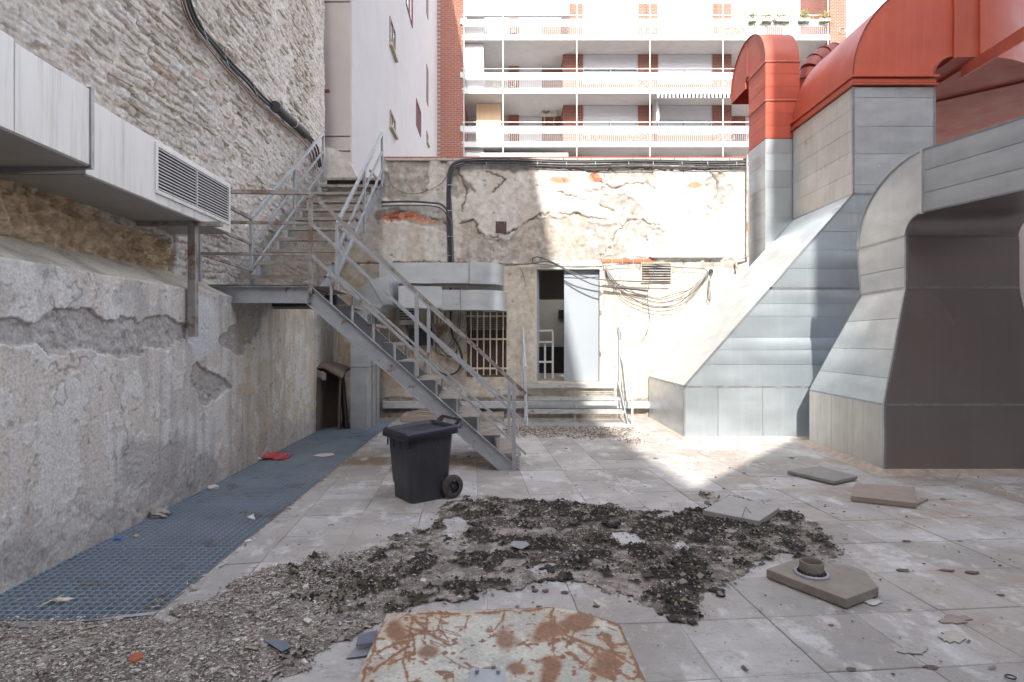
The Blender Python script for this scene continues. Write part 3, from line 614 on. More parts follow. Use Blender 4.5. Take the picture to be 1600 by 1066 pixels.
for i in range(10):
    zz = LZ-i*RISE; a0 = -.03+i*RUN; m_ = MB()
    m_.prism([SP(a0, .03, zz), SP(a0+RUN+.03, .03, zz), SP(a0+RUN+.03, WD-.03, zz), SP(a0, WD-.03, zz)], (0, 0, -.005))
    m_.prism([SP(a0+RUN+.022, .03, zz-.005), SP(a0+RUN+.03, .03, zz-.005), SP(a0+RUN+.03, WD-.03, zz-.005), SP(a0+RUN+.022, WD-.03, zz-.005)], (0, 0, -.03))
    tr = m_.build('tread', M_TREAD, sc_)
    for b0 in (.015, WD-.015): MB().bar(SP(a0+RUN+.005, b0, zz-.006), SP(a0+RUN+.005, b0, max(0, zz-RISE-.01)), .035, .02, up=(1, 0, 0)).build('tread_bracket', M_STEEL, sc_)
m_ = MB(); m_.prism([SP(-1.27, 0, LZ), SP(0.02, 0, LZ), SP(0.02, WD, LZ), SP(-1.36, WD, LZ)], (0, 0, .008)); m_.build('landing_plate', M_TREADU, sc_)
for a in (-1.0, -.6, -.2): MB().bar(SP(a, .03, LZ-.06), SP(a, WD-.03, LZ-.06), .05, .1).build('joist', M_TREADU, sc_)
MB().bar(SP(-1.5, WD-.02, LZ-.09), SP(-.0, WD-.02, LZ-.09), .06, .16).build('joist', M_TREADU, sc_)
# lower flight rails (top rail heights read off the posts)
def rails(pts, offs, mat_top, mat_low, post_pts=None, name='handrail'):
    for k, of in enumerate(offs):
        m_ = MB(); q_ = [Vector(p)-Vector((0, 0, of)) for p in pts]
        for u, v in zip(q_[:-1], q_[1:]): m_.bar(u, v, .042 if k == 0 else .03)
        m_.build(name if k == 0 else 'midrail', mat_top if k == 0 else mat_low, sc_)
OF = (0, .345, .70)
N1 = SP(0, -.03, 3.18); N2 = Vector((.022, 6.47, 1.014)); dN = (N2-N1)
rails([N1, N1+dN*1.06], OF, M_STEELR, M_STEEL)
rails([SP(-1.22, -.03, 3.18), N1], OF, M_STEELR, M_STEELR)
F1 = Vector((-2.37, 7.55, 3.09)); F2 = Vector((-.04, 7.62, 1.0)); rails([F1, F2], OF, M_STEEL, M_STEEL)
L1 = Vector((-3.51, 7.50, 3.15)); rails([SP(-1.22, -.03, 3.18), L1], OF, M_STEELR, M_STEELR)
def post(top, zb, m_=None): MB().bar(Vector((top.x, top.y, zb)), top, .042).build('post', m_ or M_STEEL, sc_)
post(N1, LZ-.1, M_STEELR); post(SP(-1.22, -.03, 3.16), LZ-.12); t_ = (648-487)/316; post(N1+dN*.515, (N1+dN*.515).z-.97); post(N2, 0)
post(F1, LZ-.05); post(F1+(F2-F1)*.53, (F1+(F2-F1)*.53).z-.98); post(F2, 0)
# upper flight
NU = 11; UR = .236; UG = .33; UY = 7.35
lx = lambda Y: -3.50-.030*(Y-7.5); rx = lambda Y: -2.40-.030*(Y-7.5)
for i in range(NU):
    Y = UY+i*UG-.15; zz = LZ+(i+1)*UR*.945; m_ = MB()
    m_.hexa([(lx(Y)+.04, Y, zz-.006), (rx(Y)-.04, Y, zz-.006), (rx(Y)-.04, Y+.30, zz-.006), (lx(Y)+.04, Y+.30, zz-.006)], [(lx(Y)+.04, Y, zz), (rx(Y)-.04, Y, zz), (rx(Y)-.04, Y+.30, zz), (lx(Y)+.04, Y+.30, zz)])
    m_.box((lx(Y)+.04, Y, zz-.045), (rx(Y)-.04, Y+.008, zz-.006)); m_.build('tread', M_TREAD, sc_)
    for xx in (lx(Y)+.07, rx(Y)-.07): MB().bar((xx, Y+.02, zz-.045), (xx, Y+.02, zz-.045-UR*.8), .05, .02).build('tread_bracket', M_STEEL, sc_)
ytop = UY+NU*UG-.2; ztop = LZ+NU*UR*.945
for f_ in (lx, rx):
    s_ = .04 if f_ is lx else -.04
    MB().prism([(f_(UY)+s_, UY-.35, LZ+.0), (f_(ytop)+s_, ytop, ztop-.02), (f_(ytop)+s_, ytop, ztop-.24), (f_(UY)+s_, UY-.12, LZ-.05)], (.01 if s_ > 0 else -.01, 0, 0)).build('stringer', M_STEEL, sc_)
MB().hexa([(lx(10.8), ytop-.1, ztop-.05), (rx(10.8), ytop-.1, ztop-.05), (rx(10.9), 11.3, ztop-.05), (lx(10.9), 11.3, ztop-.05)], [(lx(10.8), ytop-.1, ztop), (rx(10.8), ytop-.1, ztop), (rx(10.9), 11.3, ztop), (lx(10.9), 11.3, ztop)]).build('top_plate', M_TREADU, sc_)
LT = P(505, 208, 10.6); RT = P(597, 208, 10.6)
rails([L1, LT], OF, M_STEEL, M_STEEL); rails([F1, RT], OF, M_STEEL, M_STEEL)
post(L1, LZ); post(LT, ztop-.15); post(RT, ztop-.15)
for a, b in ((L1, LT), (F1, RT)): q_ = a+(b-a)*.52; post(q_, q_.z-1.05)

# ============================================================ left wall duct with louvre
XF = lambda Y: wx(-2.80, Y); XB = lambda Y: wx(-3.50, Y)
ld = thing('wall_duct', (XF(4.5), 4.5, 2.65), 'long white sheet metal air duct fixed high along the left wall', 'duct')
def dsec(y0, y1, z0, z1, out, nm):
    m_ = MB(); a, b = XF(y0)+out, XF(y1)+out
    m_.hexa([(XB(y0), y0, z0), (a, y0, z0), (b, y1, z0), (XB(y1), y1, z0)], [(XB(y0), y0, z1), (a, y0, z1), (b, y1, z1), (XB(y1), y1, z1)])
    return m_.build(nm, M_DUCTW, ld, bevel=.006)
dsec(1.0, 3.20, 2.70, 3.24, .05, 'duct_section'); dsec(3.205, 3.80, 2.70, 3.22, .05, 'duct_section'); dsec(3.83, 4.62, 2.65, 3.18, .0, 'duct_section'); dsec(4.622, 5.96, 2.65, 3.18, -.004, 'duct_section')
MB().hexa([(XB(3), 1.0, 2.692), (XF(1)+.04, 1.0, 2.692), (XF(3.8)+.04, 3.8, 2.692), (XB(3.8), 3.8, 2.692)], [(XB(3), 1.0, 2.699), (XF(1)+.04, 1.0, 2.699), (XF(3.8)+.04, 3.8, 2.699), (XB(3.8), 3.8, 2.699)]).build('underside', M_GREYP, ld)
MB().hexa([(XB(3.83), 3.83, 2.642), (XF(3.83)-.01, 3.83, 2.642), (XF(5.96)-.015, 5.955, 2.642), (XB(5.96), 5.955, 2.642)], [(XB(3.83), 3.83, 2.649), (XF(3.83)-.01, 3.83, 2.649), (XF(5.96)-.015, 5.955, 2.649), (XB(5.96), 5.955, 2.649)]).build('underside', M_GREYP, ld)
MB().hexa([(XB(3.8), 3.80, 2.64), (XF(3.8)+.06, 3.80, 2.68), (XF(3.83)+.06, 3.83, 2.68), (XB(3.83), 3.83, 2.64)], [(XB(3.8), 3.80, 3.25), (XF(3.8)+.06, 3.80, 3.235), (XF(3.83)+.06, 3.83, 3.235), (XB(3.83), 3.83, 3.25)]).build('flange', M_GALVD, ld)
g0, g1, gz0, gz1 = 4.64, 5.88, 2.76, 3.12
gv = MB(); gx = lambda Y: XF(Y)-.004
def wallbox(m_, y0, y1, z0, z1, o0, o1):
    m_.hexa([(gx(y0)+o0, y0, z0), (gx(y0)+o1, y0, z0), (gx(y1)+o1, y1, z0), (gx(y1)+o0, y1, z0)], [(gx(y0)+o0, y0, z1), (gx(y0)+o1, y0, z1), (gx(y1)+o1, y1, z1), (gx(y1)+o0, y1, z1)])
wallbox(gv, g0, g1, gz0-.03, gz0, .0, .018); wallbox(gv, g0, g1, gz1, gz1+.03, .0, .018); wallbox(gv, g0-.03, g0, gz0-.03, gz1+.03, .0, .018); wallbox(gv, g1, g1+.03, gz0-.03, gz1+.03, .0, .018); wallbox(gv, 5.25, 5.262, gz0, gz1, .0, .017)
lf = gv.build('louvre_frame', M_DUCTW, ld)
m_ = MB(); wallbox(m_, g0, g1, gz0, gz1, .0005, .003); m_.build('louvre_back', M_DARK, lf)
for k in range(13):
    zz = gz0+.006+k*(gz1-gz0)/13; m_ = MB()
    m_.add([(gx(g0)+.003, g0, zz+.017), (gx(g0)+.016, g0, zz), (gx(g1)+.016, g1, zz), (gx(g1)+.003, g1, zz+.017), (gx(g0)+.003, g0, zz+.019), (gx(g0)+.018, g0, zz+.002), (gx(g1)+.018, g1, zz+.002), (gx(g1)+.003, g1, zz+.019)],
           [(0,1,2,3),(7,6,5,4),(1,5,6,2),(0,3,7,4),(0,4,5,1),(3,2,6,7)]); m_.build('louvre_blade', M_DUCTW, lf)
br = thing('duct_bracket', (wx(-2.9, 5.34), 5.34, 1.54), 'rusty steel bracket arm and post holding up the white wall duct', 'bracket')
MB().box((wx(-3.5, 5.34), 5.31, 2.60), (wx(-2.60, 5.34), 5.37, 2.640)).build('arm', M_STEELR, br)
MB().box((wx(-2.91, 5.34), 5.31, 1.54), (wx(-2.84, 5.34), 5.37, 2.60)).build('post', M_STEELR, br)

# conduits on the rubble wall
cb = thing('conduit_bundle', tuple(WL(-3.33, 380, 120)), 'bundle of black conduits sweeping down the rubble wall to the stair head', 'conduit')
base = [(284,-30),(296,15),(312,45),(335,72),(360,102),(385,128),(405,150),(428,172),(455,195),(478,213),(492,232),(498,262)]
def wallcurve(pp, rel_, n=6):
    q_ = [WL(rel_, x, y) for x, y in pp]; out = []
    for i in range(len(q_)-1):
        p0 = q_[max(0, i-1)]; p1 = q_[i]; p2 = q_[i+1]; p3 = q_[min(len(q_)-1, i+2)]
        for k in range(n):
            t = k/n; out.append(.5*((2*p1)+(p2-p0)*t+(2*p0-5*p1+4*p2-p3)*t*t+(3*p1-p0-3*p2+p3)*t**3))
    return out+[q_[-1]]
for k, (dx, dy, r_, mt) in enumerate(((0,0,.018,M_BLACK),(4,-2,.018,M_BLACK),(-5,3,.011,M_CABLE),(-8,5,.008,mat('reddish_cable', (.28,.09,.06), (.2,.08,.05), rough=.6)),(-2,6,.010,M_CABLEL))):
    MB().tube(wallcurve([(x+dx+random.uniform(-.8,.8), y+dy+random.uniform(-.8,.8)) for x, y in base], -3.33), r_, 8).build('conduit', mt, cb)
for (x, y) in ((318,50),(352,92),(398,142),(440,182),(470,206)): m_ = MB(); c = WL(-3.33, x, y); m_.bar(c+Vector((.0,-.09,.09)), c+Vector((0,.07,-.07)), .03, .012); m_.build('clip', M_GALVD, cb)
sb_ = thing('splice_box', tuple(WL(-3.28, 455, 190)), 'ribbed black cable splice sleeve hung on the conduits of the rubble wall', 'splice box')
a, b = WL(-3.28, 432, 168), WL(-3.28, 480, 212); d = (b-a)
n = 22; pts = [a+d*(k/n) for k in range(n+1)]; rr = [.05]+[.072 if k % 2 else .062 for k in range(1, n)]+[.045]
MB().tube(pts, rr, 14).build('sleeve', M_BLACK, sb_); MB().tube([a+d*.02, a-d*.04], [.085, .08], 14).build('end_cap', M_BLACK, sb_)
MB().tube([a+d*.5, a+d*.53], .076, 14).build('strap', M_GALVD, sb_)
MB().bar(P(497,145,11.6), P(515,142,11.6), .05).build('pipe_stub', mat('dark_red_pipe', (.22,.04,.04), (.18,.04,.04), rough=.6), label='short dark red pipe sticking out past the rubble wall edge', cat='pipe')

# ============================================================ ducts and fittings on the back wall
def planpath(pts, z0, z1, w_, n=10):
    """rings of a rectangular duct following plan points (x, y) with width w_"""
    out = []
    for i, p in enumerate(pts):
        p = Vector((*p, 0)); q0 = Vector((*pts[max(0, i-1)], 0)); q1 = Vector((*pts[min(len(pts)-1, i+1)], 0)); d = (q1-q0).normalized(); nrm = Vector((-d.y, d.x, 0))*(w_/2)
        out.append([p-nrm+Vector((0, 0, z0)), p+nrm+Vector((0, 0, z0)), p+nrm+Vector((0, 0, z1)), p-nrm+Vector((0, 0, z1))])
    return out
def arc(cx, cy, r_, a0, a1, n=12): return [(cx+r_*math.cos(R(a0+(a1-a0)*k/n)), cy+r_*math.sin(R(a0+(a1-a0)*k/n))) for k in range(n+1)]
bd = thing('upper_wall_duct', (-1.4, 10.5, 2.6), 'upper galvanised duct with rounded end above the barred window', 'duct')
dz0, dz1 = 2.57, 2.95
MB().quadstrips(planpath([(-2.45, 10.50), (-.80, 10.50)], dz0, dz1, .42)).build('straight', M_GALV, bd)
MB().quadstrips(planpath([(-.78, 10.50)]+arc(-.63, 10.76, .26, -90, 0, 12)+[(-.37, 10.88)], dz0-.01, dz1+.01, .42)).build('elbow', M_GALV, bd)
MB().box((-.805, 10.27, dz0-.015), (-.775, 10.73, dz1+.015)).build('flange', M_GALVD, bd)
sd = thing('standing_duct', (-2.2, 9.8, 0), 'grey rectangular duct rising from the grating beside the carpet and bending right', 'duct')
m_ = MB(); m_.box((P(547,0,9.4).x, 9.42, -.03), (P(573,0,9.4).x, 10.32, 1.05)); m_.build('lower_section', M_GALV, sd)
m_ = MB(); m_.box((P(547,0,9.4).x+.004, 9.425, 1.06), (P(573,0,9.4).x-.004, 10.315, 1.95)); m_.build('upper_section', M_GALV, sd)
m_ = MB(); m_.box((P(547,0,9.4).x-.012, 9.408, 1.045), (P(573,0,9.4).x+.012, 10.33, 1.068)); m_.build('flange', M_GALVD, sd)
for yy in (9.72, 10.02): MB().box((P(573,0,9.4).x, yy, 0), (P(573,0,9.4).x+.014, yy+.02, 1.95)).build('rib', M_GALVD, sd)
rg = []
for k in range(13):
    t = R(180-90*k/12); cx, cz = -1.98, 1.95; ro, ri = .66, .18
    o_ = (cx+ro*math.cos(t)-.11, cz+ro*math.sin(t)*.98); i_ = (cx+ri*math.cos(t)-.11, cz+ri*math.sin(t))
    rg.append([(o_[0], 9.44, o_[1]), (i_[0], 9.44, i_[1]), (i_[0], 10.3, i_[1]), (o_[0], 10.3, o_[1])])
MB().quadstrips(rg).build('elbow', M_GALV, sd)
for k in (4, 8): c = rg[k]; m_ = MB(); m_.bar(Vector(c[0])+Vector((0,-.01,0)), Vector(c[1])+Vector((0,-.01,0)), .015, .02); m_.build('elbow_rib', M_GALVD, sd)
ldx = thing('lower_wall_duct', (-1.0, 10.2, 2.1), 'lower galvanised duct snaking right below the upper wall duct', 'duct')
e0, e1 = 2.06, 2.44
MB().quadstrips(planpath([(-2.0, 10.02)]+[(-1.95+.07*k, 10.02+.16*(1-math.cos(math.pi*k/10))/2) for k in range(1, 10)]+[(-1.30, 10.18)], e0+.02, e1+.03, .5)).build('offset', M_GALV, ldx)
MB().quadstrips(planpath([(-1.29, 10.22), (-.93, 10.22)], e0, e1-.02, .42)).build('straight', M_GALV, ldx)
MB().quadstrips(planpath([(-.92, 10.22)]+arc(-.61, 10.52, .3, -90, 0, 12)+[(-.31, 10.86)], e0, e1-.02, .42)).build('elbow', M_GALV, ldx)
for x in (-1.30, -.925): MB().box((x-.012, 9.99, e0-.02), (x+.012, 10.45, e1+.0)).build('flange', M_GALVD, ldx)

lb = thing('louvred_box', tuple(P(640, 500, 10.8)), 'small grey louvred vent box under the wall ducts behind the stairs', 'vent')
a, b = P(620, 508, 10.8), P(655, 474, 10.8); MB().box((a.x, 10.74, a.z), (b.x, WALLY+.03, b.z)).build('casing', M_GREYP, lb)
for k in range(6): zz = a.z+.10+k*.05; MB().box((a.x+.07, 10.728, zz), (b.x-.04, 10.742, zz+.022)).build('slat', M_DARK, lb)
a, b = P(675, 520, 10.8), P(697, 482, 10.8); mb_ = thing('meter_box', tuple(a), 'open rusty electrical box stuffed with wires left of the black cables', 'electrical box')
MB().box((a.x, 10.76, a.z), (b.x, WALLY+.02, b.z)).build('case', M_STEELR, mb_); 
for k in range(3): MB().box((a.x+.05+k*.07, 10.735, a.z+.18), (a.x+.09+k*.07, 10.765, b.z-.06)).build('terminal', M_CREAM, mb_)
a, b = P(640, 548, 10.8), P(676, 513, 10.8); MB().box((a.x, 10.70, a.z+.1), (b.x, 10.86, b.z)).build('dark_bracket_box', M_BLACK, label='small black box mounted below the louvred vent', cat='box')
a, b = P(774.5, 365, 10.9), P(791.5, 347, 10.9); sh = thing('junction_plate', tuple(a), 'small square dark brown plate screwed to the upper back wall', 'junction plate')
MB().box((a.x, 10.85, a.z), (b.x, 10.93, b.z)).build('plate', mat('brown_plate', (.09,.05,.045), (.05,.03,.03), rough=.6, scale=10), sh)
for x in (a.x+.04, b.x-.04): MB().tube([(x, 10.845, b.z-.03), (x, 10.855, b.z-.03)], .008, 8).build('screw', M_GALVD, sh)
# fluorescent fitting
fl = thing('strip_light', tuple(P(1072, 402, 10.8)), 'long white batten strip light above the tangled cables', 'light')
a, b = P(1015, 403, 10.8), P(1131, 389, 10.8); MB().box((a.x, 10.83, a.z+.03), (b.x, WALLY-.0, b.z)).build('body', M_WHITE, fl, bevel=.01)
MB().tube([(a.x+.04, 10.82, a.z+.025), (b.x-.04, 10.82, a.z+.025)], .02, 10).build('tube', mat('tube_glass', (.75,.78,.80), (.7,.74,.76), rough=.25), fl)
# vent grille
vg = thing('vent_grille', tuple(P(1025, 441, 10.86)), 'rusty dark louvred grille below the strip light', 'vent')
a, b = P(1002.5, 441, 10.86), P(1047.5, 412, 10.86)
MB().box((a.x, 10.85, a.z), (b.x, WALLY+.01, b.z)).build('back_plate', M_DARK, vg)
for k in range(7): zz = a.z+.02+k*.05; MB().box((a.x+.01, 10.838, zz), (b.x-.01, 10.852, zz+.020)).build('slat', M_CABLEL if k in (0, 1, 5, 6) else M_STEELR, vg)
t = MB(); t.box((a.x-.015, 10.835, a.z-.015), (a.x, 10.89, b.z+.015)); t.box((b.x, 10.835, a.z-.015), (b.x+.015, 10.89, b.z+.015)); t.box((a.x, 10.836, b.z), (b.x, 10.89, b.z+.014)); t.box((a.x, 10.836, a.z-.014), (b.x, 10.89, a.z)); t.build('frame', M_CREAM, vg)
MB().tube([P(1111, 424, 10.88), P(1111, 424, 10.80)], .045, 14).build('cable_gland', M_BLACK, label='round black cable gland where the tangled cables leave the wall', cat='cable gland')
pp_ = MB(); pp_.tube([P(1167.5, 240, 10.78), P(1167.5, 402, 10.78), P(1150, 406, 10.78), P(1151, 420, 10.78)], .022, 8); pp_.build('drain_pipe', M_STEELR, label='thin brown vertical pipe at the right end of the back wall', cat='pipe')

# cables on the back wall
def cr(pp, Y, n=7, jit=.0):
    q_ = [P(x, y, Y+(j if False else 0)) for (x, y) in pp for j in (0,)]; out = []
    for i in range(len(q_)-1):
        p0 = q_[max(0, i-1)]; p1 = q_[i]; p2 = q_[i+1]; p3 = q_[min(len(q_)-1, i+2)]
        for k in range(n):
            t = k/n; out.append(.5*((2*p1)+(p2-p0)*t+(2*p0-5*p1+4*p2-p3)*t*t+(3*p1-p0-3*p2+p3)*t**3))
    return out+[q_[-1]]
def cable(pp, Y, r_, m_, label, group=None, parent=None, nm='cable'):
    b_ = MB().tube(cr(pp, Y), r_, 7)
    if parent: return b_.build(nm, m_, parent)
    return b_.build('cable', m_, label=label, cat='cable', group=group)
tb_ = thing('top_cable_bundle', tuple(P(900, 255, 10.8)), 'thick black cable bundle along the wall top and down to the ducts', 'cable bundle')
for k, (dy, r_, m_) in enumerate(((0,.021,M_BLACK),(4,.015,M_BLACK),(7,.010,M_CABLE),(-3,.012,M_CABLE))):
    pth = [(1166, 254+dy), (1100, 255+dy+random.uniform(-1,1)), (1000, 253+dy+random.uniform(-1,1)), (900, 254+dy), (800, 251+dy), (740, 251+dy), (714, 255+dy), (703+dy*.5, 268+dy), (700+dy*.6, 300), (701+dy*.8, 350), (703+dy*.9, 414)]
    cable(pth, 10.80, r_, m_, None, parent=tb_, nm='strand')
for x in (760, 840, 885, 930, 982, 1020, 1065, 1105, 1150): c = P(x, 256, 10.80); MB().tube([c+Vector((0,.02,.05)), c+Vector((.0,-.03,.03)), c+Vector((0,-.03,-.07)), c+Vector((0,.02,-.09))], .007, 6).build('clip', M_GALVD, tb_)
for y in (290, 330, 370, 400): c = P(704, y, 10.80); MB().box((c.x-.055, 10.755, c.z-.008), (c.x+.065, 10.765, c.z+.008)).build('clip', M_GALVD, tb_)
cable([(596,316),(640,315),(672,317),(690,320),(701,335),(704,370),(706,414)], 10.77, .020, M_BLACK, 'upper black cable crossing from the stair head to the vertical bundle')
cable([(596,322),(640,321),(675,322),(692,328),(704,345)], 10.76, .014, M_CABLE, 'thinner grey cable just under the black one by the stair head')
cable([(606,272),(614,292),(640,303),(668,298),(690,286),(700,270)], 10.84, .006, M_CABLE, 'thin dark wire loop sagging left of the vertical cable bundle')
cable([(704,450),(704,480),(706,520),(716,540),(722,560),(715,580),(698,586),(680,578)], 10.78, .020, M_BLACK, 'thick black cable curling below the ducts beside the barred window')
for k in range(7):
    x = 708+k*3.2; cable([(x,455),(x+random.uniform(-3,3),490),(x+random.uniform(-5,6),515),(x-8+random.uniform(-8,8),538),(x-16+random.uniform(-8,6),545)], 10.80-.008*k, .006, M_CABLEL if k % 2 else M_CABLE, 'thin loose wire in the tangle hanging left of the barred window', 'loose wires beside the barred window')
for k in range(5):
    cable([(684+k*2,520),(682+random.uniform(-5,5),535),(690+random.uniform(-6,8),552),(706+random.uniform(-6,6),558),(714,545)], 10.76-.006*k, .006, M_CABLE, 'thin dark wire looping out of the rusty electrical box', 'wires of the electrical box')
cable([(735,412),(800,413),(830,412),(833,404),(843,402),(870,413),(900,428),(940,437),(1000,440),(1047,442)], 10.74, .012, M_CABLE, 'dark cable rising over the door lintel then running right to the grille')
cable([(832,412),(855,409),(880,420),(905,435),(935,447),(975,450),(1012,454)], 10.72, .012, M_CABLE, 'second dark cable drooping across the top of the door')
cable([(760,416),(800,415),(832,412),(900,418),(950,415),(1000,412),(1060,418),(1098,420),(1108,428)], 10.78, .008, M_CABLE, 'long thin cable stretched straight above the door and grille')
sags = [(.94,448,461),(1.0,452,468),(.97,456,474),(1.02,460,479),(.99,464,484),(1.03,447,472)]
for k, (s_, y1, y2) in enumerate(sags):
    cable([(946,416+k),(955,430+k*2),(975,y1),(1005,y2-6),(1030,y2),(1060,y2-8+k),(1085,445+k*2),(1105,424+k*.7)], 10.80-.012*k, .007, M_CABLE if k % 2 else M_CABLEL, ['topmost thin cable sagging in the sunlit tangle right of the door','second highest thin cable of the sagging tangle right of the door','third thin cable down in the sagging tangle right of the door','fourth thin cable down in the sagging tangle right of the door','lowest sagging thin cable of the tangle right of the door','pale thin cable crossing between the upper sagging ones right of the door'][k], 'cables sagging right of the door')
cable([(943,448),(960,450),(985,452),(1012,455)], 10.76, .013, M_CABLE, 'short thick cable end reaching right from the door frame')
cable([(1105,424),(1107,445),(1106,466),(1110,468),(1109,440),(1112,428)], 10.78, .008, M_CABLE, 'narrow cable loop hanging below the black gland')
cable([(1029,413),(1020,428),(1014,445),(1012,470),(1015,500),(1008,525),(995,536),(978,539)], 10.83, .005, M_CABLE, 'thin wire hanging from the grille and curling left above the steps')
cable([(950,420),(958,450),(962,480),(963,505),(966,520)], 10.84, .005, M_CABLEL, 'pale wire hanging straight down to the right step handrail')
cable([(812,418),(818,430),(821,445)], 10.85, .005, M_CABLE, 'short wire end hanging left of the door head')
cable([(940,402),(946,440),(942,480),(938,490)], 10.84, .006, M_STEELR, 'brown wire running down the right door jamb')

# carpet rolls in the corner
cpr = thing('folded_carpet', (-3.0, 9.6, 0), 'old brown carpet folded upright in the corner under the landing', 'carpet')
def sheetwall(path, z0, z1, th, m_, nm, flop=None):
    b_ = MB(); L_ = []; Rr = []
    for i, p in enumerate(path):
        q0 = Vector(path[max(0, i-1)]); q1 = Vector(path[min(len(path)-1, i+1)]); d = (q1-q0).normalized(); nn = Vector((-d.y, d.x))*th/2
        L_.append(Vector(p)+nn); Rr.append(Vector(p)-nn)
    rg = [[(a.x, a.y, z0), (b.x, b.y, z0), (b.x+(flop or (0,0))[0]*1, b.y+(flop or (0,0))[1], z1+.04*math.sin(i*1.3)), (a.x+(flop or (0,0))[0], a.y+(flop or (0,0))[1], z1+.04*math.sin(i*1.3))] for i, (a, b) in enumerate(zip(L_, Rr))]
    return b_.quadstrips(rg).build(nm, m_, cpr)
M_CARP2 = mat('carpet_back', (.42,.33,.25), (.30,.23,.17), rough=1, scale=12)
cx0 = P(482, 0, 9.35).x; cx1 = P(543, 0, 9.5).x
sheetwall([(cx0, 9.28), (cx0+.01, 9.5), (cx0+.07, 9.72), (cx0+.13, 9.5), (cx0+.12, 9.27)], 0, 1.12, .028, M_CARP2, 'fold', (.0, .0))
sheetwall([(cx0+.15, 9.27), (cx0+.17, 9.55), (cx0+.30, 9.85), (cx0+.45, 9.6), (cx0+.50, 9.36)], 0, .98, .025, M_CARPET, 'fold', (.03, 0))
sheetwall([(cx0+.50, 9.9), (cx0+.52, 9.6), (cx0+.60, 9.5)], 0, 1.0, .025, M_CARPET, 'fold', (-.1, .05))
tp = []
for i in range(9):
    row = []
    for j in range(7):
        u, v = i/8, j/6; row.append((cx0-.02+.62*u, 9.26+.5*v, 1.16-.16*abs(u-.45)**1.2*2-.10*(1-v)**3+.02*math.sin(5*u+3*v)))
    tp.append(row)
o = gridmesh('draped_top', np.array(tp), M_CARPET, cpr); sd_ = o.modifiers.new('s', 'SOLIDIFY'); sd_.thickness = .03
o = gridmesh('torn_lining', np.array([[(cx0+.10+.24*i/4, 9.25+.03*math.sin(i*1.2), 1.04-.13*j/3-.07*i/4+.02*math.sin(i*3+j)) for j in range(4)] for i in range(5)]), mat('lining', (.40,.37,.36), (.30,.28,.27), rough=.9), cpr); s2 = o.modifiers.new('s', 'SOLIDIFY'); s2.thickness = .01

# ============================================================ right side: the big ducts
def panels(parent, q, n, m_, along='v', gap=.006, th=.008, bulge=.006, name='panel', nb=None, sub=6):
    """q = four world corners (bottom-left, bottom-right, top-right, top-left) seen from outside; split into n sheet panels"""
    a, b, c, d = [Vector(p) for p in q]; nrm = (b-a).cross(d-a).normalized()
    ed = nb or [k/n for k in range(n+1)]
    L_ = ((d-a).length if along == 'v' else (b-a).length)
    for k in range(len(ed)-1):
        t0, t1 = ed[k]+gap/L_/2, ed[k+1]-gap/L_/2
        def pt(u, t, s_=0):
            if along == 'v': p0 = a+(d-a)*t; p1 = b+(c-b)*t; return p0+(p1-p0)*u
            p0 = a+(b-a)*t; p1 = d+(c-d)*t; return p0+(p1-p0)*u
        rows = []; bl = random.uniform(-.3, 1.5)*bulge; tw = random.uniform(-1, 1)
        for i in range(sub+1):
            row = []
            for j in range(5):
                u = i/sub; t = t0+(t1-t0)*j/4; s_ = j/4
                row.append(pt(u, t)+nrm*(th+bl*(math.sin(math.pi*s_)*math.sin(math.pi*u))+tw*.004*math.sin(2*math.pi*u)*math.sin(math.pi*s_)))
            rows.append(row)
        m = MB(); nv_ = 5
        vs_ = [p for r_ in rows for p in r_]; fs = [(i*nv_+j, (i+1)*nv_+j, (i+1)*nv_+j+1, i*nv_+j+1) for i in range(sub) for j in range(nv_-1)]
        if along != 'v': fs = [f[::-1] for f in fs]
        m.add(vs_, fs, True)
        bd_ = [(i, 0) for i in range(sub+1)]+[(sub, j) for j in range(1, nv_)]+[(i, nv_-1) for i in range(sub-1, -1, -1)]+[(0, j) for j in range(nv_-2, 0, -1)]
        r1 = [rows[i][j] for i, j in bd_]; r0 = [p-nrm*(th*1.6) for p in r1]
        m.rings([r0, r1], caps=(False, False)); m.build(name, m_, parent)
def edge_strip(parent, p, q_, w_, m_, name='edge_angle'): return MB().bar(p, q_, w_).build(name, m_, parent)

# --- duct A: wide base on the ground, leaning side, tall box, red elbow
bgA = thing('large_roof_duct', (5.3, 8.6, 0), 'huge galvanised air duct with sloping side and red elbow top by the back wall', 'duct')
Ax0, Ax1, AyF, AyB, Az1, AxB0, AxB1, AzB, AzT = 2.66, 7.6, 8.6, 10.78, .80, 5.27, 6.52, 3.77, 5.42
ByB = 10.42
core = MB(); e = .012
core.hexa([(Ax0+e, AyF+e, 0), (Ax1, AyF+e, 0), (Ax1, AyB, 0), (Ax0+e, AyB, 0)], [(Ax0+e, AyF+e, Az1), (Ax1, AyF+e, Az1), (Ax1, AyB, Az1), (Ax0+e, AyB, Az1)])
core.hexa([(Ax0+e, AyF+e, Az1), (Ax1, AyF+e, Az1), (Ax1, AyB, Az1), (Ax0+e, AyB, Az1)], [(AxB0+e, AyF+e, AzB), (AxB1-e, AyF+e, AzB), (AxB1-e, ByB, AzB), (AxB0+e, ByB, AzB)])
core.hexa([(AxB0+e, AyF+e, AzB), (AxB1-e, AyF+e, AzB), (AxB1-e, ByB, AzB), (AxB0+e, ByB, AzB)], [(AxB0+e, AyF+e, AzT), (AxB1-e, AyF+e, AzT), (AxB1-e, ByB, AzT), (AxB0+e, ByB, AzT)])
core.build('duct_core', M_GALVD, bgA)
xr = lambda z_: AxB1+(Ax1-AxB1)*(1-(z_-Az1)/(AzB-Az1)); xl = lambda z_: Ax0+(AxB0-Ax0)*(z_-Az1)/(AzB-Az1)
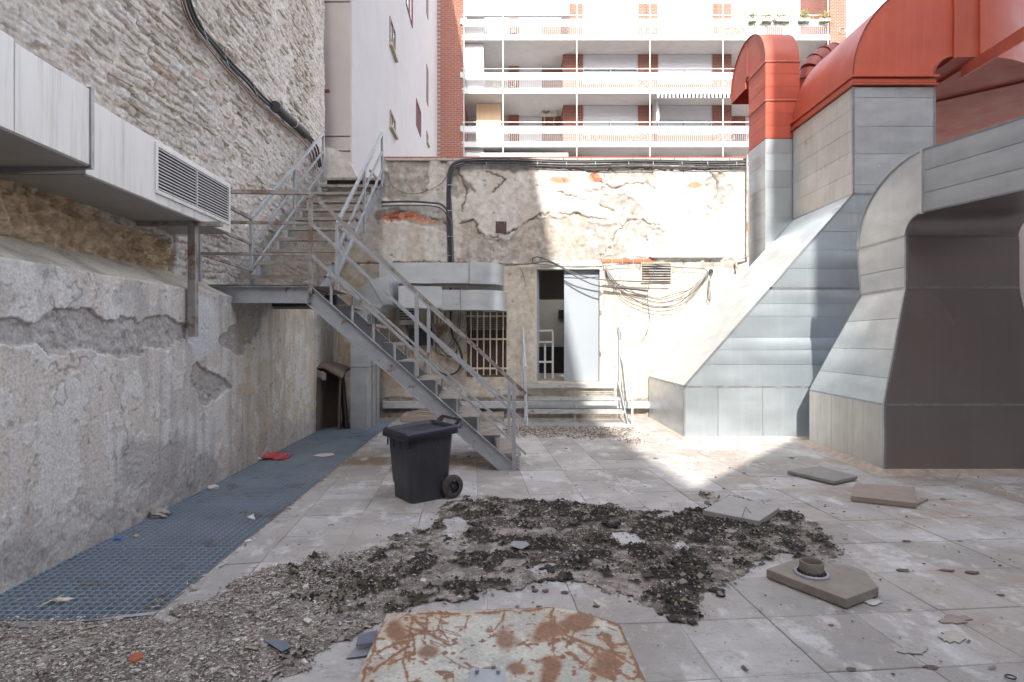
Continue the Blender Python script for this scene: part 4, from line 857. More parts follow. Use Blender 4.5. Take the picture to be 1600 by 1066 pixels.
panels(bgA, [(Ax0, AyF, .02), (Ax1, AyF, .02), (Ax1, AyF, Az1-.01), (Ax0, AyF, Az1-.01)], 3, M_GALVSKY, 'h', nb=[0, .105, .245, .45, 1], bulge=.008)
panels(bgA, [(Ax0, AyB, .02), (Ax0, AyF, .02), (Ax0, AyF, Az1-.01), (Ax0, AyB, Az1-.01)], 2, M_GALV, 'h', nb=[0, .55, 1])
zm = 2.30
panels(bgA, [(Ax0, AyF, Az1+.01), (Ax1, AyF, Az1+.01), (xr(zm), AyF, zm), (xl(zm), AyF, zm)], 5, M_GALVSKY, nb=[0, .22, .37, .5, .72, .85, 1], bulge=.01)
panels(bgA, [(xl(zm), AyF, zm+.03), (xr(zm), AyF, zm+.03), (AxB1, AyF, AzB-.01), (AxB0, AyF, AzB-.01)], 5, M_GALVSKY, bulge=.01)
panels(bgA, [(Ax0, AyB, Az1+.01), (Ax0, AyF, Az1+.01), (AxB0, AyF, AzB-.01), (AxB0, ByB, AzB-.01)], 2, M_GALV, nb=[0, .56, 1], bulge=.012)
panels(bgA, [(AxB0, AyF, AzB+.01), (AxB1, AyF, AzB+.01), (AxB1, AyF, AzT), (AxB0, AyF, AzT)], 5, M_GALV, nb=[0, .08, .37, .63, .9, 1], bulge=.008)
panels(bgA, [(AxB0, ByB, AzB+.01), (AxB0, AyF, AzB+.01), (AxB0, AyF, AzT), (AxB0, ByB, AzT)], 5, M_DIRTYG, bulge=.008)
for p_, q_ in (((Ax0, AyF, 0), (Ax0, AyF, Az1)), ((Ax0, AyF, Az1), (AxB0, AyF, AzB)), ((Ax0, AyB, Az1), (AxB0, ByB, AzB)), ((AxB0, AyF, AzB), (AxB0, AyF, AzT)), ((AxB1, AyF, AzB), (AxB1, AyF, AzT)), ((AxB0, AyF, AzB), (AxB1, AyF, AzB)), ((AxB0, AyF, AzB), (AxB0, ByB, AzB)), ((Ax0, AyF, Az1), (Ax1, AyF, Az1)), ((Ax0, AyF, Az1), (Ax0, AyB, Az1)), ((xl(zm), AyF, zm+.015), (xr(zm), AyF, zm+.015))):
    edge_strip(bgA, p_, q_, .03, M_GALVD)
# drips of sealant
for k in range(9):
    x = 2.9+k*.38+random.uniform(-.05, .05); MB().bar((x, AyF-.018, Az1-.012+random.uniform(-.004,.004)), (x+random.uniform(.05,.16), AyF-.018, Az1-.01), .006, .009).build('sealant', mat('sealant', (.42,.40,.37), (.3,.28,.25), rough=.8), bgA)
# red flange and elbow
zf = AzT+.02
for k_, (dz, hh, o_) in enumerate(((0, .025, .05), (.045, .06, .02), (.125, .03, .05))):
    MB().box((AxB0-o_, AyF-o_, zf+dz), (AxB1+o_, ByB+o_, zf+dz+hh)).build('red_flange', M_RED, bgA)
z0 = zf+.158; Rin, Rout = .29, 1.54; cxr = AxB1+Rin; rg = []
for k in range(25):
    t = R(180-90*k/24); oX, oZ = cxr+Rout*math.cos(t), z0+Rout*math.sin(t); iX, iZ = cxr+Rin*math.cos(t), z0+Rin*math.sin(t)
    rg.append([(oX, AyF, oZ), (iX, AyF, iZ), (iX, ByB, iZ), (oX, ByB, oZ)])
MB().quadstrips(rg, caps=(True, False)).build('red_elbow', M_RED, bgA)
for rad, yy in ((Rout, AyF), (Rin, AyF)):
    MB().tube([(cxr+rad*math.cos(R(180-90*k/24)), yy-.004, z0+rad*math.sin(R(180-90*k/24))) for k in range(25)], .012, 6).build('elbow_bead', M_DKRED, bgA)
zb_, zt_ = z0+Rin, z0+Rout
x2 = cxr+.40
MB().quadstrips([[(cxr, AyF, zb_), (cxr, ByB, zb_), (cxr, ByB, zt_), (cxr, AyF, zt_)], [(x2, AyF, zb_), (x2, ByB, zb_), (x2, ByB, zt_), (x2, AyF, zt_)]]).build('red_straight', M_RED, bgA)
for x in (cxr, x2): MB().box((x-.012, AyF-.045, zb_-.045), (x+.012, ByB+.045, zt_+.045)).build('red_flange', M_RED, bgA)
rg = []; cyy = ByB+.20
for k in range(13):
    t = R(-90+49*k/12); Ro, Ri = cyy-AyF, .20
    o_ = (x2+.015+Ro*math.cos(t), cyy+Ro*math.sin(t)); i_ = (x2+.015+Ri*math.cos(t), cyy+Ri*math.sin(t))
    rg.append([(o_[0], o_[1], zb_+.004), (i_[0], i_[1], zb_+.004), (i_[0], i_[1], zt_-.004), (o_[0], o_[1], zt_-.004)])
MB().quadstrips(rg).build('red_bend', M_RED, bgA)
e_ = rg[-1]; ddx, ddy = 4*math.cos(R(49)), 4*math.sin(R(49))
MB().hexa([e_[0], e_[1], (e_[1][0]+ddx, e_[1][1]+ddy, e_[1][2]), (e_[0][0]+ddx, e_[0][1]+ddy, e_[0][2])], [e_[3], e_[2], (e_[2][0]+ddx, e_[2][1]+ddy, e_[2][2]), (e_[3][0]+ddx, e_[3][1]+ddy, e_[3][2])]).build('red_run', M_RED, bgA)
for k in (12,): c = rg[k]; MB().bar(Vector(c[0])-Vector((0,0,.02)), Vector(c[1])-Vector((0,0,.02)), .03, .03).build('bend_seam', M_DKRED, bgA)
# sloping red braces
MB().bar(P(1503, 113, 8.75), P(1640, 28, 6.3), .02, .17).build('red_brace', M_RED, label='bright red steel brace slanting up in front of the red duct bend', cat='brace')
MB().bar(P(1530, 207, 9.6), P(1660, 160, 7.6), .02, .14).build('red_brace', M_RED, label='lower red steel brace below the red duct bend, partly behind the grey duct', cat='brace')

# --- duct C with gooseneck
gk = thing('gooseneck_duct', (5.07, 10.8, 3.0), 'orange red gooseneck duct with galvanised foot standing behind the large duct', 'duct')
cx0_, cx1_, cy0, cy1 = 4.77, 5.40, 10.46, 11.20
MB().box((cx0_, cy0, 2.9), (cx1_, cy1, 5.30)).build('grey_section_core', M_GALVD, gk)
panels(gk, [(cx0_, cy0, 3.0), (cx1_, cy0, 3.0), (cx1_, cy0, 5.30), (cx0_, cy0, 5.30)], 6, M_GALVSKY, bulge=.005, nb=[0,.12,.36,.6,.74,.88,1])
panels(gk, [(cx0_, cy1, 3.0), (cx0_, cy0, 3.0), (cx0_, cy0, 5.30), (cx0_, cy1, 5.30)], 5, M_GALV, bulge=.005)
MB().box((cx0_, cy0, 5.31), (cx1_+.0, cy1, 6.76)).build('red_core', M_RED, gk)
panels(gk, [(cx0_, cy0, 5.31), (cx1_, cy0, 5.31), (cx1_, cy0, 6.74), (cx0_, cy0, 6.74)], 6, M_RED, bulge=.004, nb=[0,.16,.33,.48,.52,.68,.84,1])
panels(gk, [(cx0_, cy1, 5.31), (cx0_, cy0, 5.31), (cx0_, cy0, 6.74), (cx0_, cy1, 6.74)], 6, M_RED, bulge=.004, nb=[0,.16,.33,.48,.52,.68,.84,1])
for zz in (6.02, 6.75): MB().box((cx0_-.025, cy0-.025, zz-.012), (cx1_+.025, cy1+.025, zz+.012)).build('flange', mat('pale_red_flange', (.62,.22,.17), (.5,.15,.11), rough=.5), gk)
rg = []; gc = cy1+.09
for k in range(31):
    t = R(180-180*k/30); ro, ri = gc-cy0, .09
    rg.append([(cx0_, gc+ro*math.cos(t), 6.77+ro*math.sin(t)), (cx1_, gc+ro*math.cos(t), 6.77+ro*math.sin(t)), (cx1_, gc+ri*math.cos(t), 6.77+ri*math.sin(t)), (cx0_, gc+ri*math.cos(t), 6.77+ri*math.sin(t))])
rg.append([(a, b, c-.12) for a, b, c in rg[-1]])
MB().quadstrips(rg, caps=(True, False)).build('gooseneck', M_RED, gk)
MB().tube([(cx0_-.006, gc+(gc-cy0)*math.cos(R(180-180*k/30)), 6.77+(gc-cy0)*math.sin(R(180-180*k/30))) for k in range(31)], .012, 6).build('bead', M_DKRED, gk)
MB().bar((cx0_-.006, gc, 6.87), (cx0_-.006, gc, 7.58), .014, .014).build('bead', M_DKRED, gk)
# round spiral duct behind
sp_ = thing('round_red_duct', tuple(P(1262, 120, 11.6)), 'dark red segmented round duct elbow between the gooseneck and large elbow', 'duct')
pth = [P(1262, 165, 11.6), P(1262, 128, 11.6), P(1266, 112, 11.6), P(1274, 99, 11.65), P(1286, 89, 11.7), P(1300, 84, 11.8), P(1350, 82, 12.2)]
for k in range(len(pth)-1):
    MB().tube([pth[k], pth[k+1]], [.20, .20], 18).build('segment', mat('maroon_paint', (.30,.06,.04), (.24,.05,.035), rough=.45), sp_)
    if k: MB().tube([pth[k]-(pth[k+1]-pth[k]).normalized()*.01, pth[k]+(pth[k+1]-pth[k]).normalized()*.01], .212, 18).build('ring', M_DKRED, sp_)

# --- duct B: near right
bB = thing('near_grey_duct', (5.1, 6.3, 0), 'grey sheet metal duct with flared base at the right, bending towards the viewer', 'duct')
Bx0, Bx1, ByF, ByK, Bz1 = 4.215, 6.02, 6.30, 8.12, .78
Nx0, Nx1, NyK, Nz, Nz2 = 4.46, 5.735, 7.17, 2.105, 2.69
bo = .06     # the base stands on a small mortar foot
core = MB()
core.hexa([(Bx0+e, ByF+e, 0), (Bx1-e, ByF+e, 0), (Bx1-e, ByK, 0), (Bx0+.14, ByK, 0)], [(Bx0+e, ByF+e, Bz1), (Bx1-e, ByF+e, Bz1), (Bx1-e, ByK, Bz1), (Bx0+.14, ByK, Bz1)])
core.hexa([(Bx0+e, ByF+e, Bz1), (Bx1-e, ByF+e, Bz1), (Bx1-e, ByK, Bz1), (Bx0+.14, ByK, Bz1)], [(Nx0+e, ByF+e, Nz), (Nx1-e, ByF+e, Nz), (Nx1-e, NyK-e, Nz), (Nx0+.05, NyK-e, Nz)])
core.hexa([(Nx0+e, ByF+e, Nz), (Nx1-e, ByF+e, Nz), (Nx1-e, NyK-e, Nz), (Nx0+.05, NyK-e, Nz)], [(Nx0+e, ByF+e, Nz2), (Nx1-e, ByF+e, Nz2), (Nx1-e, NyK-e, Nz2), (Nx0+e, NyK-e, Nz2)])
core.build('duct_core', M_GALVD, bB)
panels(bB, [(Bx0, ByF, .03), (Bx1, ByF, .03), (Bx1, ByF, Bz1-.01), (Bx0, ByF, Bz1-.01)], 1, M_SHADED, nb=[0, 1], bulge=.006)
panels(bB, [(Bx0, ByF, Bz1+.01), (Bx1, ByF, Bz1+.01), (Nx1, ByF, Nz-.01), (Nx0, ByF, Nz-.01)], 1, M_SHADED, nb=[0, 1], bulge=.006)
panels(bB, [(Nx0, ByF, Nz+.01), (Nx1, ByF, Nz+.01), (Nx1, ByF, Nz2-.005), (Nx0, ByF, Nz2-.005)], 1, M_SHADED, nb=[0, 1], bulge=.004)
panels(bB, [(Bx0+.13, ByK, .03), (Bx0, ByF, .03), (Bx0, ByF, Bz1-.01), (Bx0+.13, ByK, Bz1-.01)], 3, M_DIRTYG, 'h', nb=[0,.35,1], bulge=.01)
panels(bB, [(Bx0+.13, ByK, Bz1+.01), (Bx0, ByF, Bz1+.01), (Nx0, ByF, Nz-.01), (Nx0+.05, NyK, Nz-.01)], 4, M_GALV, nb=[0,.22,.47,.74,1], bulge=.008)
panels(bB, [(Nx0+.04, NyK, Nz+.01), (Nx0, ByF, Nz+.01), (Nx0, ByF, Nz2-.01), (Nx0, NyK, Nz2-.01)], 2, M_GALV, nb=[0,.4,1], bulge=.006)
for p_, q_ in (((Bx0, ByF, 0), (Bx0, ByF, Bz1)), ((Bx0, ByF, Bz1), (Nx0, ByF, Nz)), ((Bx0+.14, ByK, Bz1), (Nx0+.05, NyK, Nz)), ((Nx0, ByF, Nz), (Nx0, ByF, Nz2)), ((Nx0+.04, NyK, Nz), (Nx0, NyK, Nz2)), ((Bx0, ByF, Bz1), (Bx1, ByF, Bz1)), ((Bx0, ByF, Bz1), (Bx0+.14, ByK, Bz1)), ((Nx0, ByF, Nz), (Nx1, ByF, Nz)), ((Nx0, ByF, Nz), (Nx0+.04, NyK, Nz)), ((Nx0, ByF, Nz2), (Nx0, NyK, Nz2))):
    edge_strip(bB, p_, q_, .026, M_GALVD)
# elbow towards the viewer
rg = []; ri = .26; yc = ByF-ri
ro_y = NyK-yc; ro_z = .88
for k in range(21):
    t = R(90*k/20); oY, oZ = yc+ro_y*math.cos(t), Nz2+ro_z*math.sin(t); iY, iZ = yc+ri*math.cos(t), Nz2+.21*math.sin(t)
    rg.append([(Nx0, oY, oZ), (Nx0, iY, iZ), (Nx1, iY, iZ), (Nx1, oY, oZ)])
MB().add([p for r_ in rg for p in r_[:2]], [(2*i, 2*i+1, 2*i+3, 2*i+2) for i in range(20)], True).build('elbow_core', M_GALVD, bB)
nbk = [0, 5, 9, 13, 20]
for a, b in zip(nbk[:-1], nbk[1:]):                          # left cheek of the elbow in sheets
    m_ = MB(); vs_ = []
    for k in range(a, b+1): o_, i_ = rg[k][0], rg[k][1]; vs_ += [(Nx0-.006, o_[1], o_[2]), (Nx0-.006, i_[1], i_[2])]
    m_.add(vs_, [(2*i, 2*i+1, 2*i+3, 2*i+2) for i in range(b-a)]); o = m_.build('cheek_sheet', M_GALV, bB); s2 = o.modifiers.new('s', 'SOLIDIFY'); s2.thickness = .004+.002*(a % 2)
m_ = MB(); m_.add([p for r_ in rg for p in r_[1:3]], [(2*i, 2*i+2, 2*i+3, 2*i+1)[::-1] for i in range(20)], True); m_.build('elbow_throat', M_SHADED, bB)
m_ = MB(); m_.add([p for r_ in rg for p in (r_[3], r_[0])], [(2*i, 2*i+2, 2*i+3, 2*i+1)[::-1] for i in range(20)], True); m_.build('elbow_back', M_GALV, bB)
m_ = MB(); m_.add([p for r_ in rg for p in r_[2:4]], [(2*i, 2*i+1, 2*i+3, 2*i+2)[::-1] for i in range(20)], True); m_.build('elbow_side', M_GALV, bB)
MB().tube([(Nx0-.01, rg[k][0][1], rg[k][0][2]) for k in range(21)], .013, 6).build('bead', M_GALVD, bB); MB().tube([(Nx0-.01, rg[k][1][1], rg[k][1][2]) for k in range(21)], .010, 6).build('bead', M_GALVD, bB)
# run over the viewer's right
hz0, hz1 = Nz2+.21, Nz2+ro_z; D = Vector((.31, -1, 0)); s0 = Vector((Nx0, yc, 0)); s1 = Vector((Nx1, yc, 0)); L_ = 6.5
q0 = [s0, s1, s1+D*L_, s0+D*L_]
MB().hexa([(p.x+(.01 if i in (0, 3) else 0), p.y, hz0+.008) for i, p in enumerate(q0)], [(p.x+(.01 if i in (0, 3) else 0), p.y, hz1-.008) for i, p in enumerate(q0)]).build('run_core', M_GALVD, bB)
L2 = 2.2
panels(bB, [tuple(s0+Vector((0,0,hz0))), tuple(s0+D*L2+Vector((0,0,hz0))), tuple(s0+D*L2+Vector((0,0,hz1))), tuple(s0+Vector((0,0,hz1)))], 4, M_GALV, nb=[0,.3,.66,1], bulge=.01)
m_ = MB(); m_.hexa([(p.x, p.y, hz0) for p in q0], [(p.x, p.y, hz0+.006) for p in q0]); m_.build('run_underside', M_SHADED, bB)
MB().bar((Nx0-.012, yc, hz0-.02), (Nx0-.012, yc, hz1+.02), .035, .03).build('flange', M_GALV, bB)
edge_strip(bB, s0+Vector((-.004,0,hz0)), s0+D*L_+Vector((-.004,0,hz0)), .018, M_GALVD); edge_strip(bB, s0+Vector((-.004,0,hz1)), s0+D*L_+Vector((-.004,0,hz1)), .022, M_GALVD)
# mortar feet
mf = MB(); mf.hexa([(Bx0-.16, ByF-.14, 0), (Bx1+.1, ByF-.14, 0), (Bx1+.1, ByK+.1, 0), (Bx0-.02, ByK+.1, 0)], [(Bx0-.01, ByF-.01, .055), (Bx1+.02, ByF-.01, .055), (Bx1+.02, ByK+.02, .055), (Bx0+.10, ByK+.02, .055)])
M_MORT = mat('mortar_foot', (.50,.42,.36), (.36,.29,.245), rough=.95, scale=8, bump=.008, bscale=25)
mf.build('mortar_foot', M_MORT, bB)
mf = MB(); mf.hexa([(Ax0-.07, AyF-.07, 0), (Ax1, AyF-.07, 0), (Ax1, AyB, 0), (Ax0-.07, AyB, 0)], [(Ax0-.0, AyF-.0, .03), (Ax1, AyF-.0, .03), (Ax1, AyB, .03), (Ax0-.0, AyB, .03)]); mf.build('mortar_foot', M_MORT, bgA)

# right boundary
rwl = MB(); rwl.box((11.0, -14, -.3), (11.4, 20, 4.4)); rwl.build('right_wall', M_PINK, label='plain pinkish boundary wall far right behind the ducts', cat='wall')

# ============================================================ wheelie bin
bn_c = G(657, 776); th = R(38)
bn = thing('wheelie_bin', (bn_c.x, bn_c.y, 0), 'dark grey wheelie bin with closed dished lid in front of the stair foot', 'bin')
bn.rotation_euler = (0, 0, 0)
def rr_ring(hx, hy, r_, z_, cx=0, cy=0, n=5, zf=None):
    out = []
    for sx, sy, a0 in ((1, 1, 0), (-1, 1, 90), (-1, -1, 180), (1, -1, 270)):
        for k in range(n+1):
            a = R(a0+90*k/n); x = cx+sx*(hx-r_)+r_*math.cos(a); y = cy+sy*(hy-r_)+r_*math.sin(a)
            out.append(Vector((x, y, z_ if zf is None else z_+zf(x, y))))
    return out
ct, stn = math.cos(th), math.sin(th)
def BW(v): return Vector((bn_c.x+v[0]*ct-v[1]*stn, bn_c.y+v[0]*stn+v[1]*ct, v[2]))   # local: +x = rear (handle, wheels), -x = front
rings = [rr_ring(.19, .185, .045, .0), rr_ring(.195, .19, .05, .03), rr_ring(.20, .195, .05, .13), rr_ring(.212, .203, .055, .16), rr_ring(.245, .222, .055, .60), rr_ring(.25, .226, .055, .64)]
MB().rings([[BW(v) for v in r_] for r_ in rings], smooth=True).build('body', M_BIN, bn)
tilt = lambda x, y: .06*(x+.28)
rings = [rr_ring(.275, .25, .05, .585, zf=tilt), rr_ring(.29, .262, .05, .59, zf=tilt), rr_ring(.288, .26, .05, .645, zf=tilt), rr_ring(.275, .25, .05, .662, zf=tilt), rr_ring(.245, .222, .05, .66, zf=tilt), rr_ring(.235, .212, .05, .625, zf=tilt)]
o = MB().rings([[BW(v) for v in r_] for r_ in rings], smooth=True, caps=(True, True)).build('lid', M_BINLID, bn)
for yy in (-.15, .15): MB().bar(BW((.25, yy, .64)), BW((.34, yy, .715)), .025, .025).build('handle_arm', M_BIN, bn)
MB().tube([BW((.30, -.225, .66)), BW((.335, -.22, .70)), BW((.35, -.18, .73)), BW((.35, .18, .73)), BW((.335, .22, .70)), BW((.30, .225, .66))], .015, 8).build('handle', M_BIN, bn)
for yy in (-.21, -.05, .08, .21): MB().bar(BW((-.24, yy, .57)), BW((-.24, yy, .50)), .012, .02).build('rib', M_BIN, bn)
for yy in (-.235, .235):
    wv = thing('wheel', (0, 0, 0), None, None); wv.parent = bn; c = Vector((.215, yy, .112)); pr = []; prof = [(.058,-.024),(.096,-.028),(.109,-.018),(.112,0),(.109,.018),(.096,.028),(.058,.024)]
    rg_ = [[BW(c+Vector((r_*math.cos(k*math.pi/14), o_, r_*math.sin(k*math.pi/14)))) for k in range(28)] for r_, o_ in prof]
    MB().rings(rg_, smooth=True, caps=(False, False)).build('tyre', M_TYRE, wv)
    m_ = MB(); m_.tube([BW(c+Vector((0, -.02, 0))), BW(c+Vector((0, .02, 0)))], .018, 10); m_.tube([BW(c+Vector((0, -.004, 0))), BW(c+Vector((0, .004, 0)))], .052, 20)
    for k in range(6): a = k*math.pi/3; m_.bar(BW(c+Vector((.01*math.cos(a), 0, .01*math.sin(a)))), BW(c+Vector((.05*math.cos(a), 0, .05*math.sin(a)))), .01, .03)
    m_.build('hub', M_BLACK, wv)
MB().tube([BW((.215, -.23, .10)), BW((.215, .23, .10))], .012, 8).build('axle', M_GALVD, bn)
MB().tube([BW((-.215, -.19, .56)), BW((-.222, -.195, .50))], .006, 6).build('peg', M_CABLEL, bn)

# ============================================================ rusty plate in front
zp = .075
def PL(x, y): return G(x, y, zp)
out_ = [PL(604, 960), PL(700, 954), PL(862, 948), PL(905, 955), PL(967, 975)]
br_ = PL(1012, 1070); bl_ = PL(563, 1070)
cxp = (out_[0].x+out_[4].x)/2; nb_ = 1.75
poly = [(out_[0].x, out_[0].y)]+[(p.x, p.y) for p in out_[1:]]+[(br_.x+.02, nb_), (bl_.x-.02, nb_)]
nx, ny = 300, 300; xs = np.linspace(min(p[0] for p in poly)-.02, max(p[0] for p in poly)+.02, nx); ys = np.linspace(nb_-.02, max(p[1] for p in poly)+.02, ny)
X, Y = np.meshgrid(xs, ys, indexing='ij'); keepc = inpoly(ctr(X), ctr(Y), poly)
ixp = 800+F*X/Y; iyp = 533+F*(CAMH-zp)/Y
n1, n2 = (fbm(X*9, Y*9, 301)-.5), (fbm(X*9, Y*9, 302)-.5); qx, qy = ixp+n1*11, iyp+n2*8
rust = np.zeros(X.shape)
LN = [([(640,962),(660,985),(700,1010),(735,1040),(740,1066)],4),([(645,965),(632,1035),(638,1066)],3),([(668,962),(660,1000)],3),([(690,958),(685,982)],2.5),([(620,1000),(650,990),(690,985)],3),([(610,1040),(650,1020),(640,985)],3),
      ([(730,960),(728,990)],2.5),([(790,952),(788,985)],2.5),([(800,975),(860,1005),(900,1030),(960,1066)],4.5),([(862,950),(862,1010),(858,1040)],3.5),([(866,965),(880,1000)],3),([(840,1035),(880,1020),(900,985),(925,960)],3.5),([(880,990),(930,1010),(975,1030)],3.5),
      ([(905,1010),(950,1045),(985,1062)],4),([(640,962),(740,958),(860,950)],3),([(905,955),(967,975),(1010,1066)],5),([(604,960),(563,1070)],5),([(620,975),(700,1005),(690,985)],2.5),([(655,1000),(700,1030),(760,1060)],3),([(810,1040),(830,1000),(870,965)],2),([(590,1020),(640,1000)],4),([(585,1050),(640,1010)],3),([(930,1020),(960,1066)],5)]
for ln, w_ in LN: rust = np.maximum(rust, (1-ss(w_*.45, w_*1.2, pdist(qx, qy, ln)*(.75+3.2*np.abs(fbm(X*30, Y*30, 305, 5)-.42)*2)))*ss(.33, .45, fbm(X*9, Y*9, 307, 4)))
for e_ in ((790,1003,18,20),(862,1052,12,26),(805,1045,16,9),(948,1035,20,18),(855,985,26,14),(765,1050,18,8),(672,1022,16,12),(905,970,26,12),(620,985,16,14)): rust = np.maximum(rust, ell(qx, qy, *e_, .35, n2*1.2)*.95)
rr = random.Random(4)
for _ in range(46):
    a_ = rr.uniform(600, 980); b_ = rr.uniform(958, 1066); t_ = rr.choice((.5, .6, -.9, 1.4, .45)); l_ = rr.uniform(8, 34)
    rust = np.maximum(rust, .9*(1-ss(.6, 2.0, pdist(qx, qy, [(a_, b_), (a_+l_*math.cos(t_), b_+l_*math.sin(t_)*.7)])*(1+1.5*(fbm(X*40, Y*40, 306)-.3)))))
rust = np.maximum(rust, ss(.67, .72, fbm(X*26, Y*26, 310)+.07*(ixp > 850)*ss(940,1000,iyp)))
rb_ = rust.copy()
for _ in range(14): rb_[1:-1, 1:-1] = (rb_[1:-1, 1:-1]+rb_[:-2, 1:-1]+rb_[2:, 1:-1]+rb_[1:-1, :-2]+rb_[1:-1, 2:])/5
halo = np.clip(rb_*1.3, 0, 1)*.9+.25*ss(.45, .6, fbm(X*5, Y*5, 320)+.35*rust)
col = mixc((.56,.55,.49), (.44,.43,.39), ss(.4,.6,fbm(X*5, Y*5, 330, 6))); col = mixc(col, (.50,.32,.165), halo*.75*(1-ell(ixp, iyp, 740, 1020, 90, 50)))
col = mixc(col, mixc((.30,.15,.085), (.17,.08,.055), fbm(X*30, Y*30, 340)), rust*.93)
zz = zp+(fbm(X*2.2, Y*2.2, 350)-.5)*.014+rust*.0012
hp = thing('rusty_hatch_plate', (cxp, 2.3, 0), 'rust-streaked painted metal hatch plate with clipped corners in the foreground', 'metal plate')
gridmesh('plate', np.stack([X, Y, zz], -1), mat('rust_plate', (.5,.5,.5), attr=True, rough=.6, scale=60, bump=.0012, bscale=160, spec=.4), hp, keep=keepc, cols=col)
m_ = MB()
for (a, b) in zip(poly, poly[1:]+poly[:1]): m_.bar((a[0], a[1], zp/2-.004), (b[0], b[1], zp/2-.004), .008, zp)
m_.build('rim', mat('rust_rim', (.22,.09,.05), (.14,.06,.04), rough=.85, scale=20), hp)
m_ = MB(); a = PL(735, 1052); b = PL(790, 1100); m_.box((a.x, b.y, zp+.012), (PL(790, 1052).x, a.y, zp+.018)); m_.build('bolt_plate', M_STEEL, hp)
for dx in (.02, .11): MB().tube([(a.x+dx+.01, a.y-.03, zp+.017), (a.x+dx+.01, a.y-.03, zp+.034)], .009, 6).build('bolt', M_GALVD, hp)
for x, y in ((771,1050),): c = PL(x, y); MB().tube([c+Vector((0,.0,.005)), c+Vector((0,0,.03))], .010, 6).build('bolt', M_GALVD, hp)

# ============================================================ loose pavers
def paver(pix, th_, z0, label, m_=None, name='loose_paver', tiltv=0):
    t = MB(); top_ = [G(x, y, z0+th_) for x, y in pix]
    t.hexa([(p.x, p.y, z0) for p in top_], top_); return t.build(name, m_ or M_PAVER2, bevel=.005, label=label, cat='paver', group='loose concrete pavers')
M_PV3 = mat('grey_paver', (.30,.29,.275), (.24,.23,.215), rough=.9, scale=9, bump=.0015, bscale=150)
paver([(1230,735),(1303,752),(1340,744),(1281,728)], .035, .012, 'dark grey loose paver lying flat in front of the large duct', M_PV3)
paver([(1330,775),(1432,786),(1430,761),(1336,755)], .05, .004, 'pinkish loose paver leaning by the base of the near grey duct', M_PAVER2)
MB().bar(G(1430, 789, .01), G(1447, 780, .01), .03, .02).build('wood_splinter', M_WOOD, label='short dark wood splinter beside the pinkish paver', cat='splinter')
paver([(1098,797),(1186,814),(1218,793),(1140,774)], .045, .022, 'pale grey loose paver half buried in moss near the duct', mat('pale_paver', (.40,.385,.37), (.34,.33,.315), rough=.9, scale=9, bump=.0015, bscale=150))
ds = thing('drain_slab', tuple(G(1285, 910)), 'thick clipped-corner concrete slab carrying a round drain collar', 'slab')
t = MB(); sl_ = [G(x, y, .062) for x, y in ((1197,889),(1322,936),(1373,917),(1352,892),(1330,884),(1245,872))]; t.hexa([(p.x, p.y, .006) for p in sl_], sl_); t.build('slab', mat('drain_concrete', (.30,.265,.23), (.235,.205,.18), rough=.9, scale=10, bump=.003, bscale=70), ds, bevel=.006)
dc = G(1268, 897, .062); n = 40
m_ = MB(); R_ = .068
pro = [(R_, .0), (R_, .058), (R_-.006, .062), (R_-.010, .058), (R_-.010, 0)]
m_.rings([[Vector((dc.x+r_*math.cos(2*math.pi*k/n), dc.y+r_*math.sin(2*math.pi*k/n), .064+.018+h)) for k in range(n)] for r_, h in pro], smooth=True, caps=(False, False)); m_.build('collar', mat('collar_plastic', (.22,.19,.16), (.17,.15,.13), rough=.7, scale=20), ds)
m_ = MB(); pro = [(.098,.064),(.098,.072),(.088,.078),(.08,.072),(.08,.064)]
m_.rings([[Vector((dc.x+r_*math.cos(2*math.pi*k/n), dc.y+r_*math.sin(2*math.pi*k/n), h)) for k in range(n)] for r_, h in pro], smooth=True, caps=(False, False)); m_.build('flange_ring', mat('ring_grey', (.38,.38,.42), (.32,.32,.36), rough=.5), ds)
for k in range(22): a = 2*math.pi*k/22; MB().bar((dc.x+.070*math.cos(a), dc.y+.070*math.sin(a), .09), (dc.x+.082*math.cos(a), dc.y+.082*math.sin(a), .068), .010, .006).build('tooth', M_BLACK, ds)
MB().tube([(dc.x, dc.y, .0635), (dc.x, dc.y, .066)], .062, 24).build('drain_mouth', M_DARK, ds)

# ============================================================ dirt, grit, moss
gx_, gy_ = 640, 520; xs = np.linspace(-4.0, 3.6, gx_); ys = np.linspace(2.05, 5.6, gy_); X, Y = np.meshgrid(xs, ys, indexing='ij')
px_ = 800+F*X/Y; py_ = 533+1305/Y
w1 = (fbm(X*2.2, Y*2.2, 401)-.5)*1.0; w2 = (fbm(X*2.2, Y*2.2, 402)-.5)*1.0; fx1 = (fbm(X*9, Y*9, 403)-.5); fx2 = (fbm(X*9, Y*9, 404)-.5)
qx, qy = px_+w1*60+fx1*42, py_+w2*40+fx2*30
GRIT = [(-400,970),(240,975),(300,950),(420,890),(480,872),(560,865),(640,845),(690,800),(720,782),(800,778),(900,800),(1000,805),(1080,800),(1110,775),(1170,778),(1230,800),(1300,860),(1290,880),(1240,868),(1190,880),(1150,905),(1090,950),(1095,985),(1050,985),(1030,960),(950,925),(850,905),(790,920),(730,935),(660,950),(590,975),(540,1000),(460,1040),(380,1075),(-400,1100)]
g = inpoly(qx, qy, GRIT).astype(float); edge_n = fbm(X*16, Y*16, 410)
hole = np.zeros(X.shape)
for e_ in ((700,830,18,16),(980,840,28,12),(840,890,26,10),(1040,815,30,8),(1075,855,18,8)): hole = np.maximum(hole, ell(qx, qy, *e_, .3))
g = g*(hole < .5)
k_ = np.ones(g.shape)
gs = g.copy()
